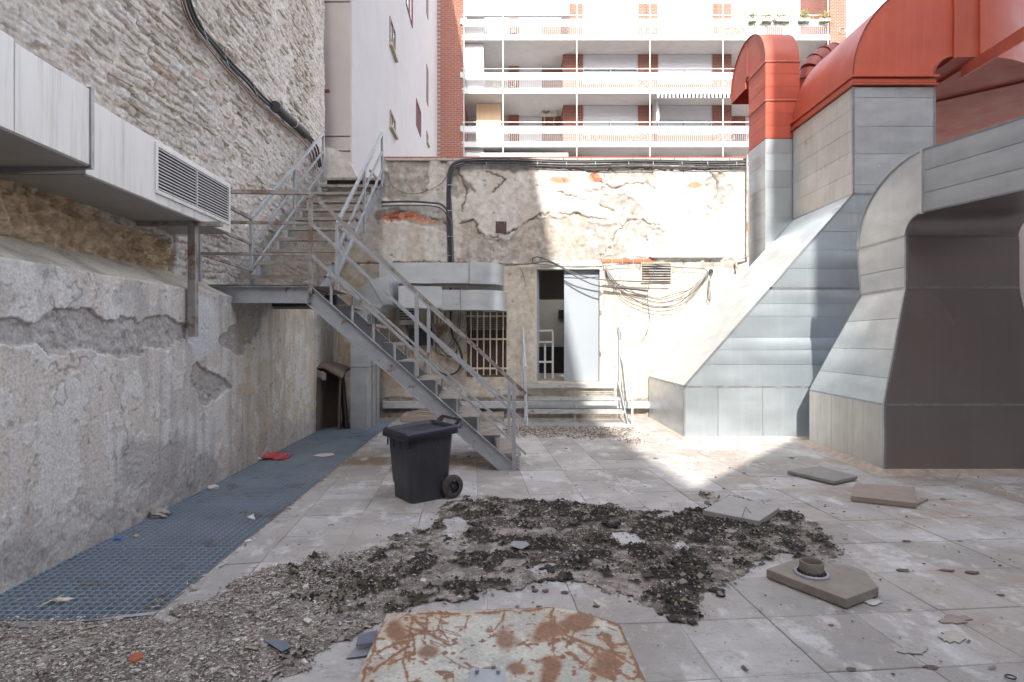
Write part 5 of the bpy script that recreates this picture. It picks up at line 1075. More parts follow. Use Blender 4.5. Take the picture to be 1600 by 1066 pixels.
for _ in range(4): gs[1:-1, 1:-1] = (gs[1:-1, 1:-1]+gs[:-2, 1:-1]+gs[2:, 1:-1]+gs[1:-1, :-2]+gs[1:-1, 2:])/5
dark_z = np.maximum.reduce([ell(px_, py_, 900, 800, 210, 26, .5, w1*.8), ell(px_, py_, 1150, 840, 140, 45, .5, w2*.8), ell(px_, py_, 1065, 930, 55, 60, .5, w1), ell(px_, py_, 560, 905, 110, 25, .6, w2), ell(px_, py_, 1000, 860, 150, 40, .5, w1)])
moss_n = fbm(X*6.5, Y*6.5, 420, 5)
moss = ss(.575, .61, moss_n+.09*dark_z-.05*(px_ < 600)-.01)*gs*(px_ > 330)
zone = (px_ > 560)
lightmoss = ss(.50, .56, fbm(X*11, Y*11, 430)+.05*dark_z)*gs
hgt = .002+gs*(.004+.010*fbm(X*20, Y*20, 440))+moss*(.004+.014*fbm(X*26, Y*26, 450))*zone+lightmoss*.004
base_c = mixc((.40,.355,.315), (.22,.19,.165), ss(.35,.65,fbm(X*30, Y*30, 460))); base_c = mixc(base_c, (.44,.39,.355), (px_ > 700)*.5)
base_c = mixc(base_c, (.085,.066,.053), dark_z*.8*ss(.3, .55, fbm(X*13, Y*13, 465, 5))); col = mixc(base_c, (.075,.062,.052), lightmoss*(.5+.45*dark_z)); col = mixc(col, (.036,.032,.031), moss*.92*zone); col = mixc(col, (.16,.14,.11), moss*.6*(~zone))
col = mixc(col, (.13,.12,.06), moss*ss(.6, .7, fbm(X*5, Y*5, 470))*.4)
en2 = fbm(X*45, Y*45, 411, 3)
keepg = (ctr(gs) > .12+.9*ctr(edge_n)*ctr(en2)*1.9) & (ctr(X) > ll(ctr(Y))+.02) & ~((ctr(Y) > 2.985) & (ctr(X) < gl(ctr(Y))+.015))
keepg &= ~inpoly(ctr(X), ctr(Y), [(p[0], p[1]) for p in poly])
edgeh = np.clip((gs-.35)*3, 0, 1); hz = hgt*edgeh-.004*(1-edgeh)
gridmesh('moss_and_dirt', np.stack([X, Y, hz+.003], -1), M_GRIT, keep=keepg, cols=col, kind='stuff', label='dry crumbling moss and dirt spread over the paving', cat='dirt')
# loose chips: tens of thousands of small flakes
def chips(name, n, dens, size, cols_, label, cat, xr_=(-4.0, 3.6), yr_=(2.1, 5.6), thick=.35, zb=.004, long_=2.2, hgrid=None):
    ptsX = RNG.uniform(*xr_, n); ptsY = RNG.uniform(*yr_, n); d = dens(ptsX, ptsY); k = RNG.random(n) < d; ptsX, ptsY = ptsX[k], ptsY[k]; m = len(ptsX)
    s_ = size*RNG.lognormal(0, .5, m); a = RNG.random(m)*6.283; el = RNG.uniform(1, long_, m)
    z_ = zb+(hgrid(ptsX, ptsY) if hgrid else 0)+s_*RNG.uniform(0, .25, m)
    v = np.zeros((m, 5, 3)); cs, sn = np.cos(a), np.sin(a)
    for j, (ux, uy) in enumerate(((-1,-.6),(1,-.7),(.9,.7),(-.8,.6),(.1,0))):
        lx_ = ux*s_*el*RNG.uniform(.7, 1.2, m)*.5; ly_ = uy*s_*RNG.uniform(.7, 1.2, m)*.5
        v[:, j, 0] = ptsX+lx_*cs-ly_*sn; v[:, j, 1] = ptsY+lx_*sn+ly_*cs; v[:, j, 2] = z_+(s_*thick if j == 4 else RNG.uniform(-.1, .25, m)*s_*.5)
    f = np.array([(0,1,4),(1,2,4),(2,3,4),(3,0,4)])[None]+np.arange(m)[:, None, None]*5; f = f.reshape(-1, 3)
    me = bpy.data.meshes.new(name); me.vertices.add(m*5); me.vertices.foreach_set('co', v.astype(np.float32).ravel())
    me.loops.add(f.size); me.loops.foreach_set('vertex_index', f.astype(np.int32).ravel()); me.polygons.add(len(f))
    me.polygons.foreach_set('loop_start', np.arange(0, f.size, 3, dtype=np.int32)); me.polygons.foreach_set('loop_total', np.full(len(f), 3, np.int32)); me.update(calc_edges=True)
    cc = np.array(cols_)[RNG.integers(0, len(cols_), m)]*RNG.uniform(.8, 1.2, (m, 1)); at = me.color_attributes.new('col', 'FLOAT_COLOR', 'POINT')
    at.data.foreach_set('color', np.repeat(np.concatenate([cc, np.ones((m, 1))], 1), 5, 0).astype(np.float32).ravel())
    me.materials.append(M_CHIP); return put(name, me, None, (0, 0, 0), label=label, cat=cat, kind='stuff')
M_CHIP = mat('chip', (.5,.5,.5), attr=True, rough=.95, scale=120, spec=.2)
def look(arr):
    return lambda x, y: arr[np.clip(((x+4)/7.6*(gx_-1)).astype(int), 0, gx_-1), np.clip(((y-2.05)/3.55*(gy_-1)).astype(int), 0, gy_-1)]
def offwall(x, y): return (x > ll(y)+.03) & ~((y > 2.98) & (x < gl(y)+.01)) & ~inpoly(x, y, [(p[0], p[1]) for p in poly])
lg, lmz, lh, ldz = look(gs), look(moss), look(hz), look(dark_z)
leftz = lambda x, y: ss(700, 400, 800+F*x/y)
chips('litter_chips', 800000, lambda x, y: lg(x, y)*offwall(x, y)*(.12+.50*leftz(x, y))*(1-.8*lmz(x, y)), .0052, [(.50,.46,.42),(.40,.36,.32),(.28,.24,.21),(.14,.11,.09),(.60,.57,.54),(.34,.28,.22),(.10,.08,.065)], 'pale gritty litter of flakes and leaf bits on the left foreground', 'litter', hgrid=lh)
chips('moss_crumbs', 190000, lambda x, y: np.clip(lmz(x, y)*.38+.07*lg(x, y)*ldz(x, y), 0, 1)*offwall(x, y)*(800+F*x/y > 420), .0115, [(.034,.030,.029),(.055,.045,.038),(.026,.024,.025),(.095,.078,.062),(.26,.22,.18)], 'dark crumbling moss bits heaped over the dirt', 'moss', thick=.55, long_=1.5, hgrid=lh)
def halo_d(x, y):
    b = gs.copy()
    for _ in range(1): pass
    return b
gb = gs.copy()
for _ in range(60): gb[1:-1, 1:-1] = (gb[1:-1, 1:-1]+gb[:-2, 1:-1]+gb[2:, 1:-1]+gb[1:-1, :-2]+gb[1:-1, 2:])/5
lgb = look(gb)
chips('scattered_crumbs', 110000, lambda x, y: (np.clip(lgb(x, y), 0, 1)**1.2*.9*(lg(x, y) < .4)+.0035)*offwall(x, y), .0075, [(.10,.09,.08),(.16,.14,.12),(.24,.2,.17),(.3,.27,.24)], 'small dark crumbs scattered over the paving around the moss', 'crumbs', thick=.5, long_=1.6)
# litter by the steps and along edges
def stepd(x, y):
    a = 800+F*x/y; b = 533+1305/y; wn = (fbm(x*4, y*4, 501)-.5)*.9
    return np.clip(ell(a, b, 850, 675, 55, 8, .5, wn)+ell(a, b, 935, 677, 50, 9, .5, wn)+ell(a, b, 985, 690, 18, 5, .5, wn)*1+.5*ell(a, b, 900, 668, 90, 5, .5, wn)+ell(a, b, 700, 715, 100, 4, .5, wn)*.12, 0, 1)
chips('step_litter', 60000, lambda x, y: stepd(x, y)*.5, .012, [(.13,.10,.08),(.2,.16,.125),(.28,.23,.19),(.1,.08,.065)], 'brown leaf litter gathered at the foot of the entrance steps', 'litter', xr_=(-2, 3), yr_=(7.0, 10.6), thick=.4)
chips('yard_crumbs', 26000, lambda x, y: .05+.0*x, .012, [(.16,.14,.12),(.3,.27,.24),(.55,.53,.5),(.1,.09,.08)], 'tiny crumbs sprinkled over the whole yard', 'crumbs', xr_=(-1.6, 7.5), yr_=(2.3, 10.5), thick=.4)
def edged(x, y): return ((np.abs(x-gl(y)-.03) < .03)*.25+((np.abs(y-2.97) < .05) & (x < gl(y)+.2))*.35)
chips('channel_edge_litter', 50000, lambda x, y: edged(x, y)*(x > ll(y)+.02), .010, [(.5,.47,.43),(.62,.6,.58),(.3,.26,.22),(.22,.18,.15)], 'pale bits caught along the edge of the floor grating', 'litter', xr_=(-3.2, -1.6), yr_=(2.9, 9.5), zb=.004)
# larger dark moss cushions, as real lumps
lump = []
for k in range(8):
    rr = random.Random(k+90); bm = bmesh.new(); bmesh.ops.create_icosphere(bm, subdivisions=3, radius=1)
    off_ = rr.random()*50
    for v in bm.verts:
        c = v.co.copy(); n_ = float(fbm(np.array([c.x*2.4+off_]), np.array([c.y*2.4+c.z*1.7]), 7, 3)[0]); n2_ = float(fbm(np.array([c.x*5+off_]), np.array([c.y*5+c.z*5]), 8, 2)[0])
        v.co = c*(.25+.9*n_+.55*n2_)
    me = bpy.data.meshes.new('moss_lump'); bm.to_mesh(me); bm.free(); me.materials.append(mat('black_moss', (.026,.025,.028), (.055,.047,.042), rough=.85, scale=45, bump=.006, bscale=120)); lump.append(me)
v_all, f_all = [], []
def add_lump(x, y, s_, zs, mesh_i):
    me = lump[mesh_i]; n0 = len(v_all); p = G(x, y, 0); a = random.random()*6.28; ca, sa = math.cos(a), math.sin(a); ex = random.uniform(1.0, 1.8)
    for v in me.vertices:
        X_, Y_ = v.co.x*s_*ex, v.co.y*s_; v_all.append((p.x+X_*ca-Y_*sa, p.y+X_*sa+Y_*ca, .006+v.co.z*s_*zs))
    for q_ in me.polygons: f_all.append(tuple(n0+i for i in q_.vertices))
LP = [(663,893),(680,905),(690,845),(705,850),(735,850),(755,903),(740,895),(700,908),(730,893),(560,910),(577,915),(600,945),(620,940),(640,935),(725,930),(690,935),(780,855),(795,845),(835,860),(850,862),(870,858),(885,868),(900,870),(925,848),(920,855),(900,830),(955,880),(970,885),(985,888),(1000,872),(1020,868),(1045,870),(1060,872),(1075,880),(1090,890),(1050,912),(1065,918),(1040,905),(1025,922),(1010,925),(1055,940),(1075,945),(1065,965),(1050,960),(1080,975),(860,890),(875,905),(840,905),(870,888),(1090,835),(1080,828),(1120,870),(1150,865),(1200,830),(1180,850),(1240,845),(1260,860),(1280,865),(1115,925),(1100,920),(500,945),(510,960),(480,950),(1030,830),(1000,820),(960,815),(920,812),(870,815),(840,800),(810,820),(780,800),(750,790),(1270,830),(1230,820)]
for x, y in LP:
    for _ in range(random.randint(4, 7)): add_lump(x+random.gauss(0, 9), y+random.gauss(0, 4), random.uniform(.010, .030), random.uniform(.18, .36), random.randrange(8))
me = bpy.data.meshes.new('moss_cushions'); me.from_pydata(v_all, [], f_all); me.materials.append(MATS['black_moss']); me.polygons.foreach_set('use_smooth', [True]*len(f_all)); me.update()
put('moss_cushions', me, None, (0, 0, 0), kind='stuff', label='black curled moss cushions heaped across the middle of the paving', cat='moss')

# ============================================================ small rubbish
def blob(name, x, y, s_, zs, m_, label, cat, seed=0, ex=1., group=None, rot=0., z0=0., amp=.75, sub=2):
    rr = random.Random(seed); bm = bmesh.new(); bmesh.ops.create_icosphere(bm, subdivisions=sub, radius=1)
    for v in bm.verts: c = v.co; n_ = float(fbm(np.array([c.x*1.8+seed*3.3]), np.array([c.y*1.8+c.z*2.1]), 11, 3)[0]); v.co = c*(1-amp/2+amp*n_*1.2)
    for v in bm.verts: v.co.x *= s_*ex; v.co.y *= s_; v.co.z = max(v.co.z, -.6)*s_*zs+s_*zs*.6
    me = bpy.data.meshes.new(name); bm.to_mesh(me); bm.free(); me.materials.append(m_); p = G(x, y, z0)
    o = put(name, me, None, p, label=label, cat=cat, group=group); o.rotation_euler = (0, 0, rot); return o
def flake(name, pix, m_, label, cat, th_=.004, z0=.012, wav=.004, group=None):
    t = MB(); q_ = [G(x, y, z0+random.uniform(0, wav)) for x, y in pix]; t.hexa([p-Vector((0, 0, th_)) for p in q_], q_); return t.build(name, m_, label=label, cat=cat, group=group)
M_PAPER = mat('crumpled_paper', (.62,.60,.57), (.5,.48,.45), rough=.9, scale=40)
M_SLATE = mat('slate_flake', (.17,.19,.24), (.13,.145,.19), rough=.6, scale=20)
# red cloth: crumpled sheet
rc = []; c0 = G(420, 716)
for i in range(40):
    row = []
    for j in range(16):
        u, v = i/39*2-1, j/15*2-1; nx_ = float(vn(np.array([u*3+5]), np.array([v*3]), 601)[0]); ny_ = float(vn(np.array([u*6]), np.array([v*5+4]), 602)[0])
        row.append((c0.x+u*.24+(ny_-.5)*.07, c0.y+v*.13*(1-.5*abs(u))+(nx_-.5)*.12, .008+.13*nx_*ny_*(1-u*u*.6)*(1-v*v*.5)))
    rc.append(row)
o = gridmesh('red_cloth', np.array(rc), mat('red_fabric', (.60,.12,.13), (.48,.08,.09), rough=.9, scale=30, bump=.002, bscale=120), loc=(c0.x, c0.y, 0), label='crumpled red cloth lying on the grating against the left wall', cat='cloth'); s_ = o.modifiers.new('s', 'SOLIDIFY'); s_.thickness = .004
blob('paper_ball', 402, 719, .035, .7, M_PAPER, 'small pale paper wad at the left end of the red cloth', 'paper', 3, 1.3, z0=.01)
blob('paper_ball', 333, 764, .038, .7, M_PAPER, 'white crumpled paper ball on the grating near the wall, larger of two', 'paper', 5, 1.4)
blob('paper_ball', 329, 756, .028, .7, M_PAPER, 'smaller white paper scrap touching the wall behind the paper ball', 'paper', 8, 1.2)
blob('rubble_stone', 249, 806, .062, .55, mat('rubble', (.40,.36,.32), (.27,.24,.21), rough=.95, scale=30, bump=.006), 'jagged beige rubble stone on the grating by the wall', 'stone', 12, 1.5, rot=-.4, sub=3)
blob('bottle_cap', 184, 843, .021, .35, mat('blue_plastic', (.02,.10,.55), (.02,.09,.5), rough=.4), 'bright blue plastic scrap on the grating', 'plastic scrap', 15, 1.5, amp=.2)
blob('pebble', 213, 839, .018, .7, mat('pebble_m', (.48,.37,.3), (.4,.3,.25), rough=.9), 'small tan pebble right of the blue plastic scrap', 'pebble', 17, 1.2, rot=.6)
blob('stone_crumb', 100, 939, .022, .45, M_PAPER, 'pale sliver of rubble at the near end of the grating', 'stone', 21, 2.2)
blob('stone_crumb', 84, 940, .016, .5, M_PAVER, 'dark small stone on the near end of the grating', 'stone', 23, 2.)
flake('paint_flake', [(488,712),(505,714),(523,711),(520,708),(500,709)], M_PAPER, 'flat pale scrap on the far end of the grating', 'scrap', z0=.008)
flake('slate_flake', [(118,1038),(132,1046),(150,1036),(156,1026),(140,1027)], M_SLATE, 'blue grey slate flake left of the brick chip in the grit', 'slate flake')
flake('slate_flake', [(413,1000),(440,1018),(456,1010),(444,1001),(425,998)], M_SLATE, 'blue grey slate flake right of the brick chip near the rusty plate', 'slate flake', z0=.03)
flake('brick_chip', [(200,1031),(210,1034),(224,1026),(221,1018),(207,1021)], M_BRICKO, 'orange brick chip lying in the left foreground grit', 'brick chip', th_=.014, z0=.026)
flake('slate_flake', [(796,852),(815,858),(828,851),(822,846),(802,845)], mat('grey_flake', (.33,.33,.35), (.27,.27,.29), rough=.7), 'flat grey flake among the moss left of the middle', 'flake', z0=.045)
flake('asphalt_piece', [(1088,1),(1,1),(1,1)][:0] or [(421,171),(0,0)][:0] or [(528,868),(548,872),(556,868),(540,864)], M_SLATE, 'small dark flake at the upper edge of the litter', 'flake')
flake('white_scrap', [(473,968),(482,974),(488,968),(480,964)], M_PAPER, 'small white scrap lying in the litter left of the plate', 'scrap', z0=.03)
flake('white_scrap', [(472,917),(476,920),(484,912),(480,910)], M_PAPER, 'slim white scrap on the upper rim of the litter', 'scrap', z0=.02)
flake('plastic_scrap', [(656,907),(664,909),(667,905),(659,903)], M_PAPER, 'tiny white scrap on a black moss cushion', 'scrap', z0=.05)
flake('blue_chip', [(421,900),(429,901),(431,896),(424,894)], M_SLATE, 'small blue chip at the paving joint beside the litter', 'chip', z0=.012)
# pale paint patches flaked on the right paving
M_PATCH = mat('old_paint', (.50,.46,.41), (.40,.36,.32), rough=.9, scale=30, bump=.003)
def patch(cx, cy, rx_, ry_, seed, label, m_):
    rr = random.Random(seed); n = 18; pix = [(cx+rx_*math.cos(k*2*math.pi/n)*rr.uniform(.6, 1.15), cy+ry_*math.sin(k*2*math.pi/n)*rr.uniform(.6, 1.15)) for k in range(n)]
    flake('paint_patch', pix[::-1], m_, label, 'paint patch', th_=.004, z0=.0065, wav=.001)
patch(1489, 994, 22, 12, 1, 'pale cream paint patch on the lower right paving', M_PATCH)
patch(1492, 967, 25, 8, 2, 'brownish scabby patch on the paving joint at lower right', M_PAVER2)
patch(1428, 1015, 26, 8, 4, 'greyish crusty patch left of the cream patch at lower right', mat('grey_crust', (.42,.40,.38), (.33,.31,.29), rough=.95, scale=40, bump=.004))
patch(1365, 940, 14, 5, 6, 'white mortar smear beside the drain slab corner', mat('white_smear', (.58,.57,.57), (.5,.49,.49), rough=.9))
m_ = MB(); c = G(1579, 1057, .012); m_.tube([(c.x+.020*math.cos(a*.3), c.y+.016*math.sin(a*.3), .010) for a in range(22)], .0035, 6); m_.build('rubber_ring', M_BLACK, label='small black rubber ring on the lower right paving', cat='ring')
CL = [(1410,892,.03,2.2,'flat dark clod just right of the drain slab corner'),(1480,892,.03,2.,'flat dark clod on the joint well right of the drain slab'),(1518,895,.034,1.8,'largest flat dark clod near the right edge of the paving'),(1417,846,.022,2.,'dark clod on the paving behind the drain slab, halfway to the pink paver'),
      (1299,978,.016,1.2,'small brown clod in front of the drain slab corner'),(1330,1046,.018,1.8,'dark clod on the joint at the bottom edge right of the rusty plate'),(1455,1043,.022,1.8,'dark leafy clod on the joint below the cream paint patch'),(1563,930,.016,2.2,'thin dark clod farthest right on the paving')]
for x, y, s_, e_, lab in CL: blob('dirt_clod', x, y, s_*.7, .22, mat('clod', (.17,.135,.11), (.11,.085,.07), rough=.95, scale=40), lab, 'clod', int(x), e_, 'dark clods on the right paving', amp=1.1)
for (x, y), lab in zip(((836,924),(852,925),(883,927),(932,948)), ('leftmost of three small round clods behind the rusty plate', 'middle of three small round clods behind the rusty plate', 'rightmost of three small round clods behind the rusty plate', 'lone small clod near the right clipped corner of the rusty plate')): blob('dirt_clod', x, y, .017, .45, MATS['clod'], lab, 'clod', int(x), 1.1, 'clods behind the rusty plate', amp=1.1)
# plastic tray
tr_ = thing('broken_tray', tuple(G(572, 1010)), 'broken grey plastic tray edge beside the rusty plate', 'plastic tray')
t = MB(); a, b, c, d = G(556,1008,.04), G(560,992,.06), G(590,984,.07), G(586,1004,.045); t.hexa([p-Vector((0,0,.006)) for p in (a,d,c,b)], [a,d,c,b]); t.build('tray_side', M_SLATE, tr_)
t = MB(); a, b, c, d = G(541,1028,.008), G(556,1010,.012), G(586,1005,.012), G(582,1022,.01); t.hexa([p-Vector((0,0,.005)) for p in (a,d,c,b)], [a,d,c,b]); t.build('tray_base', mat('grey_plastic', (.30,.31,.36), (.26,.27,.31), rough=.5), tr_)
# twig, string, straws
MB().tube([G(1153,854), G(1156,835,.03)+Vector((0,0,.08)), G(1165,792,.1), G(1178,808,.05), G(1193,820,.0)], .0022, 5).build('dry_twig', mat('twig', (.16,.09,.06), (.12,.07,.05), rough=.9), label='thin dry twig arching over the pale loose paver', cat='twig')
MB().tube([G(1101,833,.02), G(1096,840,.02), G(1098,850,.015), G(1108,857,.012), G(1122,857,.012), G(1132,853,.012)], .004, 6).build('frayed_cord', mat('cord', (.45,.33,.26), (.36,.26,.2), rough=.9), label='short tan cord curling in the moss below the pale paver', cat='cord')
for k, (x0, y0, x1, y1) in enumerate(((1488,752,1502,740),(1540,768,1537,758),(1555,768,1568,764),(1568,764,1575,778),(1405,734,1430,735),(1430,735,1462,741),(1590,750,1610,752),(1408,737,1420,732))):
    a, b = G(x0, y0, .01), G(x1, y1, .012+.03*(k % 2)); MB().tube([a, (a+b)/2+Vector((0, 0, .03)), b], .0035, 5).build('straw_blade', mat('straw', (.50,.46,.26), (.42,.38,.22), rough=.9), label=['small dry blade nearest the pink paver before the near duct','curved dry blade at the far right beside the near duct, left of a pair','dry blade rising first in the pair at far right before the near duct','drooping dry blade last in the pair at far right before the near duct','flat pale blade lying close against the near duct foot','thin arched blade just right of the flat pale one at the duct foot','short pale blade at the right picture edge by the near duct','bent dry stalk just left of the arched blade at the duct foot'][k], cat='grass blade', group='dry blades before the near duct')
for k, (x0, y0, x1, y1) in enumerate(((20,940,40,934),(58,949,100,930),(88,942,106,932),(66,944,82,938))):
    MB().tube([G(x0, y0, .012), G(x1, y1, .014)], .003, 5).build('straw_blade', MATS['straw'], label='pale straw stalk on the near end of the grating', cat='straw', group='straw on the grating')
for k, (pp) in enumerate((([(204,967),(207,971),(218,969)]), ([(292,914),(293,910)]), ([(242,937),(248,941),(250,935),(254,939)]), ([(236,949),(250,946)]))):
    MB().tube([G(x, y, .012) for x, y in pp], .003, 5).build('plaster_sliver', M_PAPER, label='thin white sliver at the near corner of the grating', cat='sliver', group='white slivers by the grating corner')
flake('floor_chip', [(385,808),(399,812),(396,803)], mat('worn_white', (.62,.62,.63), (.55,.55,.56), rough=.8), 'tiny white chip on the paving beside the grating', 'chip', z0=.006)

# ============================================================ white building behind
wb_ = thing('white_rendered_building', (-6, 20, 0), 'tall pale rendered building with small slit windows beyond the stair head', 'building')
wn, wfar = 12.3, 31.2
sx0 = lambda Y: -3.53-.0338*(Y-12.3)
HW = 25.4
q = [(-12, wn), (sx0(wn), wn), (sx0(wfar), wfar), (-12, wfar)]
MB().hexa([(x, y, -.3) for x, y in q], [(x, y, HW) for x, y in q]).build('wall', M_PALE, wb_)
MB().box((-12, wn-.05, -.3), (sx0(wn)-.02, wn-.002, HW)).build('end_wall', M_PINK, wb_)
for yy in (3, 213, 236): c = P(520, yy, wn-.055); MB().box((-6, wn-.062, c.z-.006), (sx0(wn)-.02, wn-.05, c.z+.006)).build('joint', M_DARK, wb_)
M_WINR = mat('maroon_frame', (.20,.03,.06), (.15,.03,.05), rough=.6); M_SILL = mat('tan_sill', (.45,.38,.28), (.38,.32,.24), rough=.8)
def SW(x):  # depth at which the side wall is seen at column x
    return (3.53-.0338*12.3)*F/((800-x)-.0338*F) if True else 0
def side_win(x0, x1, yt, yb, m_, sill=True):
    Ya, Yb = SW(x0), SW(x1); xm = (x0+x1)/2; Ym = SW(xm); zt, zb = CAMH+(533-yt)*Ym/F, CAMH+(533-yb)*Ym/F
    w = thing('window', (0, 0, 0), None, None); w.parent = wb_; t = MB()
    t.hexa([(sx0(Ya)-.25, Ya, zb), (sx0(Ya)+.006, Ya, zb), (sx0(Yb)+.006, Yb, zb), (sx0(Yb)-.25, Yb, zb)], [(sx0(Ya)-.25, Ya, zt), (sx0(Ya)+.006, Ya, zt), (sx0(Yb)+.006, Yb, zt), (sx0(Yb)-.25, Yb, zt)])
    t.build('pane', M_GLASS, w)
    t = MB(); e2 = .07
    for (ya, yb2, za, zb2) in ((Ya, Ya+e2, zb, zt), (Yb-e2, Yb, zb, zt), (Ya+e2, Yb-e2, zt-e2, zt), (Ya+e2, Yb-e2, zb, zb+e2), ((Ya+Yb)/2-.04, (Ya+Yb)/2+.04, zb+e2, zt-e2)):
        t.hexa([(sx0(ya)-.02, ya, za), (sx0(ya)+.03, ya, za), (sx0(yb2)+.03, yb2, za), (sx0(yb2)-.02, yb2, za)], [(sx0(ya)-.02, ya, zb2), (sx0(ya)+.03, ya, zb2), (sx0(yb2)+.03, yb2, zb2), (sx0(yb2)-.02, yb2, zb2)])
    t.build('frame', m_, w)
    if sill: MB().hexa([(sx0(Ya), Ya-.08, zb-.08), (sx0(Ya)+.1, Ya-.08, zb-.08), (sx0(Yb)+.1, Yb+.08, zb-.08), (sx0(Yb), Yb+.08, zb-.08)], [(sx0(Ya), Ya-.08, zb), (sx0(Ya)+.1, Ya-.08, zb), (sx0(Yb)+.1, Yb+.08, zb), (sx0(Yb), Yb+.08, zb)]).build('sill', M_SILL, w)
M_BRW = mat('brown_window', (.25,.2,.16), (.2,.16,.13), rough=.6)
side_win(608.5, 617, 38, 80, M_BRW); side_win(609, 617, 180, 205, M_BRW); side_win(634, 644, -60, 25, M_WINR, False); side_win(650, 657, 165, 205, M_WINR, False)
side_win(666, 668.5, -40, 25, M_BRW, False); side_win(666, 668.5, 105, 162, M_BRW, False); side_win(666, 668.5, 208, 224, M_BRW)

# ============================================================ brick apartment block
ab = thing('brick_apartment_block', (5.6, 34, 0), 'orange brick apartment block with long white balconies behind the yard', 'building')
FY, WY, RY = 31.0, 32.5, 34.2
fx = lambda x, Y=FY: (x-800)*Y/F
fz = lambda y, Y=FY: CAMH+(533-y)*Y/F
slabs = [311.5, 228, 144.5, 61, -22.5]; ZT = fz(-60)
XL, XR, XE = fx(683, FY), fx(1322, FY), fx(1297, FY)
# brick ends and back mass
MB().box((XL, FY+.0, -.3), (fx(724), 44, ZT)).build('brick_end_left', M_BRICK, ab)
MB().box((fx(1297), FY+.0, -.3), (XR, 44, ZT)).build('brick_end_right', M_BRICK, ab)
MB().box((fx(724), RY+.02, -.3), (fx(1297), 44, ZT)).build('rear_wall', M_WHITEF, ab)
bw_ = MB(); rowh = .115; zz = fz(250)
r_ = 0
while zz < fz(-20):
    x = XL+.01+(r_ % 2)*.17
    while x < fx(724)-.05:
        x1 = min(x+.32, fx(724)-.01); bw_.box((x, FY-.018-random.uniform(0,.006), zz+.012), (x1, FY-.003, zz+rowh-.018)); x += .345
    zz += rowh; r_ += 1
bw_.build('brickwork', mat('facade_brick', (.36,.13,.085), (.22,.085,.062), rough=.9, scale=3.2, stretch=(1,1,4)), ab, kind='stuff'); MB().box((XL+.005, FY-.004, 0), (fx(724)-.005, FY-.001, ZT)).build('mortar_face', mat('mortar', (.34,.30,.28), (.28,.25,.235), rough=.95), ab)
PIER = [(880,911),(997,1028),(1113,1143)]; WINS = [(911,997),(1028,1113)]
M_CEIL = mat('loggia_ceiling', (.72,.71,.69), (.68,.67,.65), rough=.8)
M_BEIGE = mat('beige_panel', (.56,.52,.48), (.5,.46,.42), rough=.8); M_CURT = mat('cream_curtain', (.74,.55,.36), (.68,.49,.32), rough=.9, scale=3, stretch=(6,1,.3))
M_AWN = mat('awning_cloth', (.7,.7,.69), (.6,.6,.6), rough=.8)
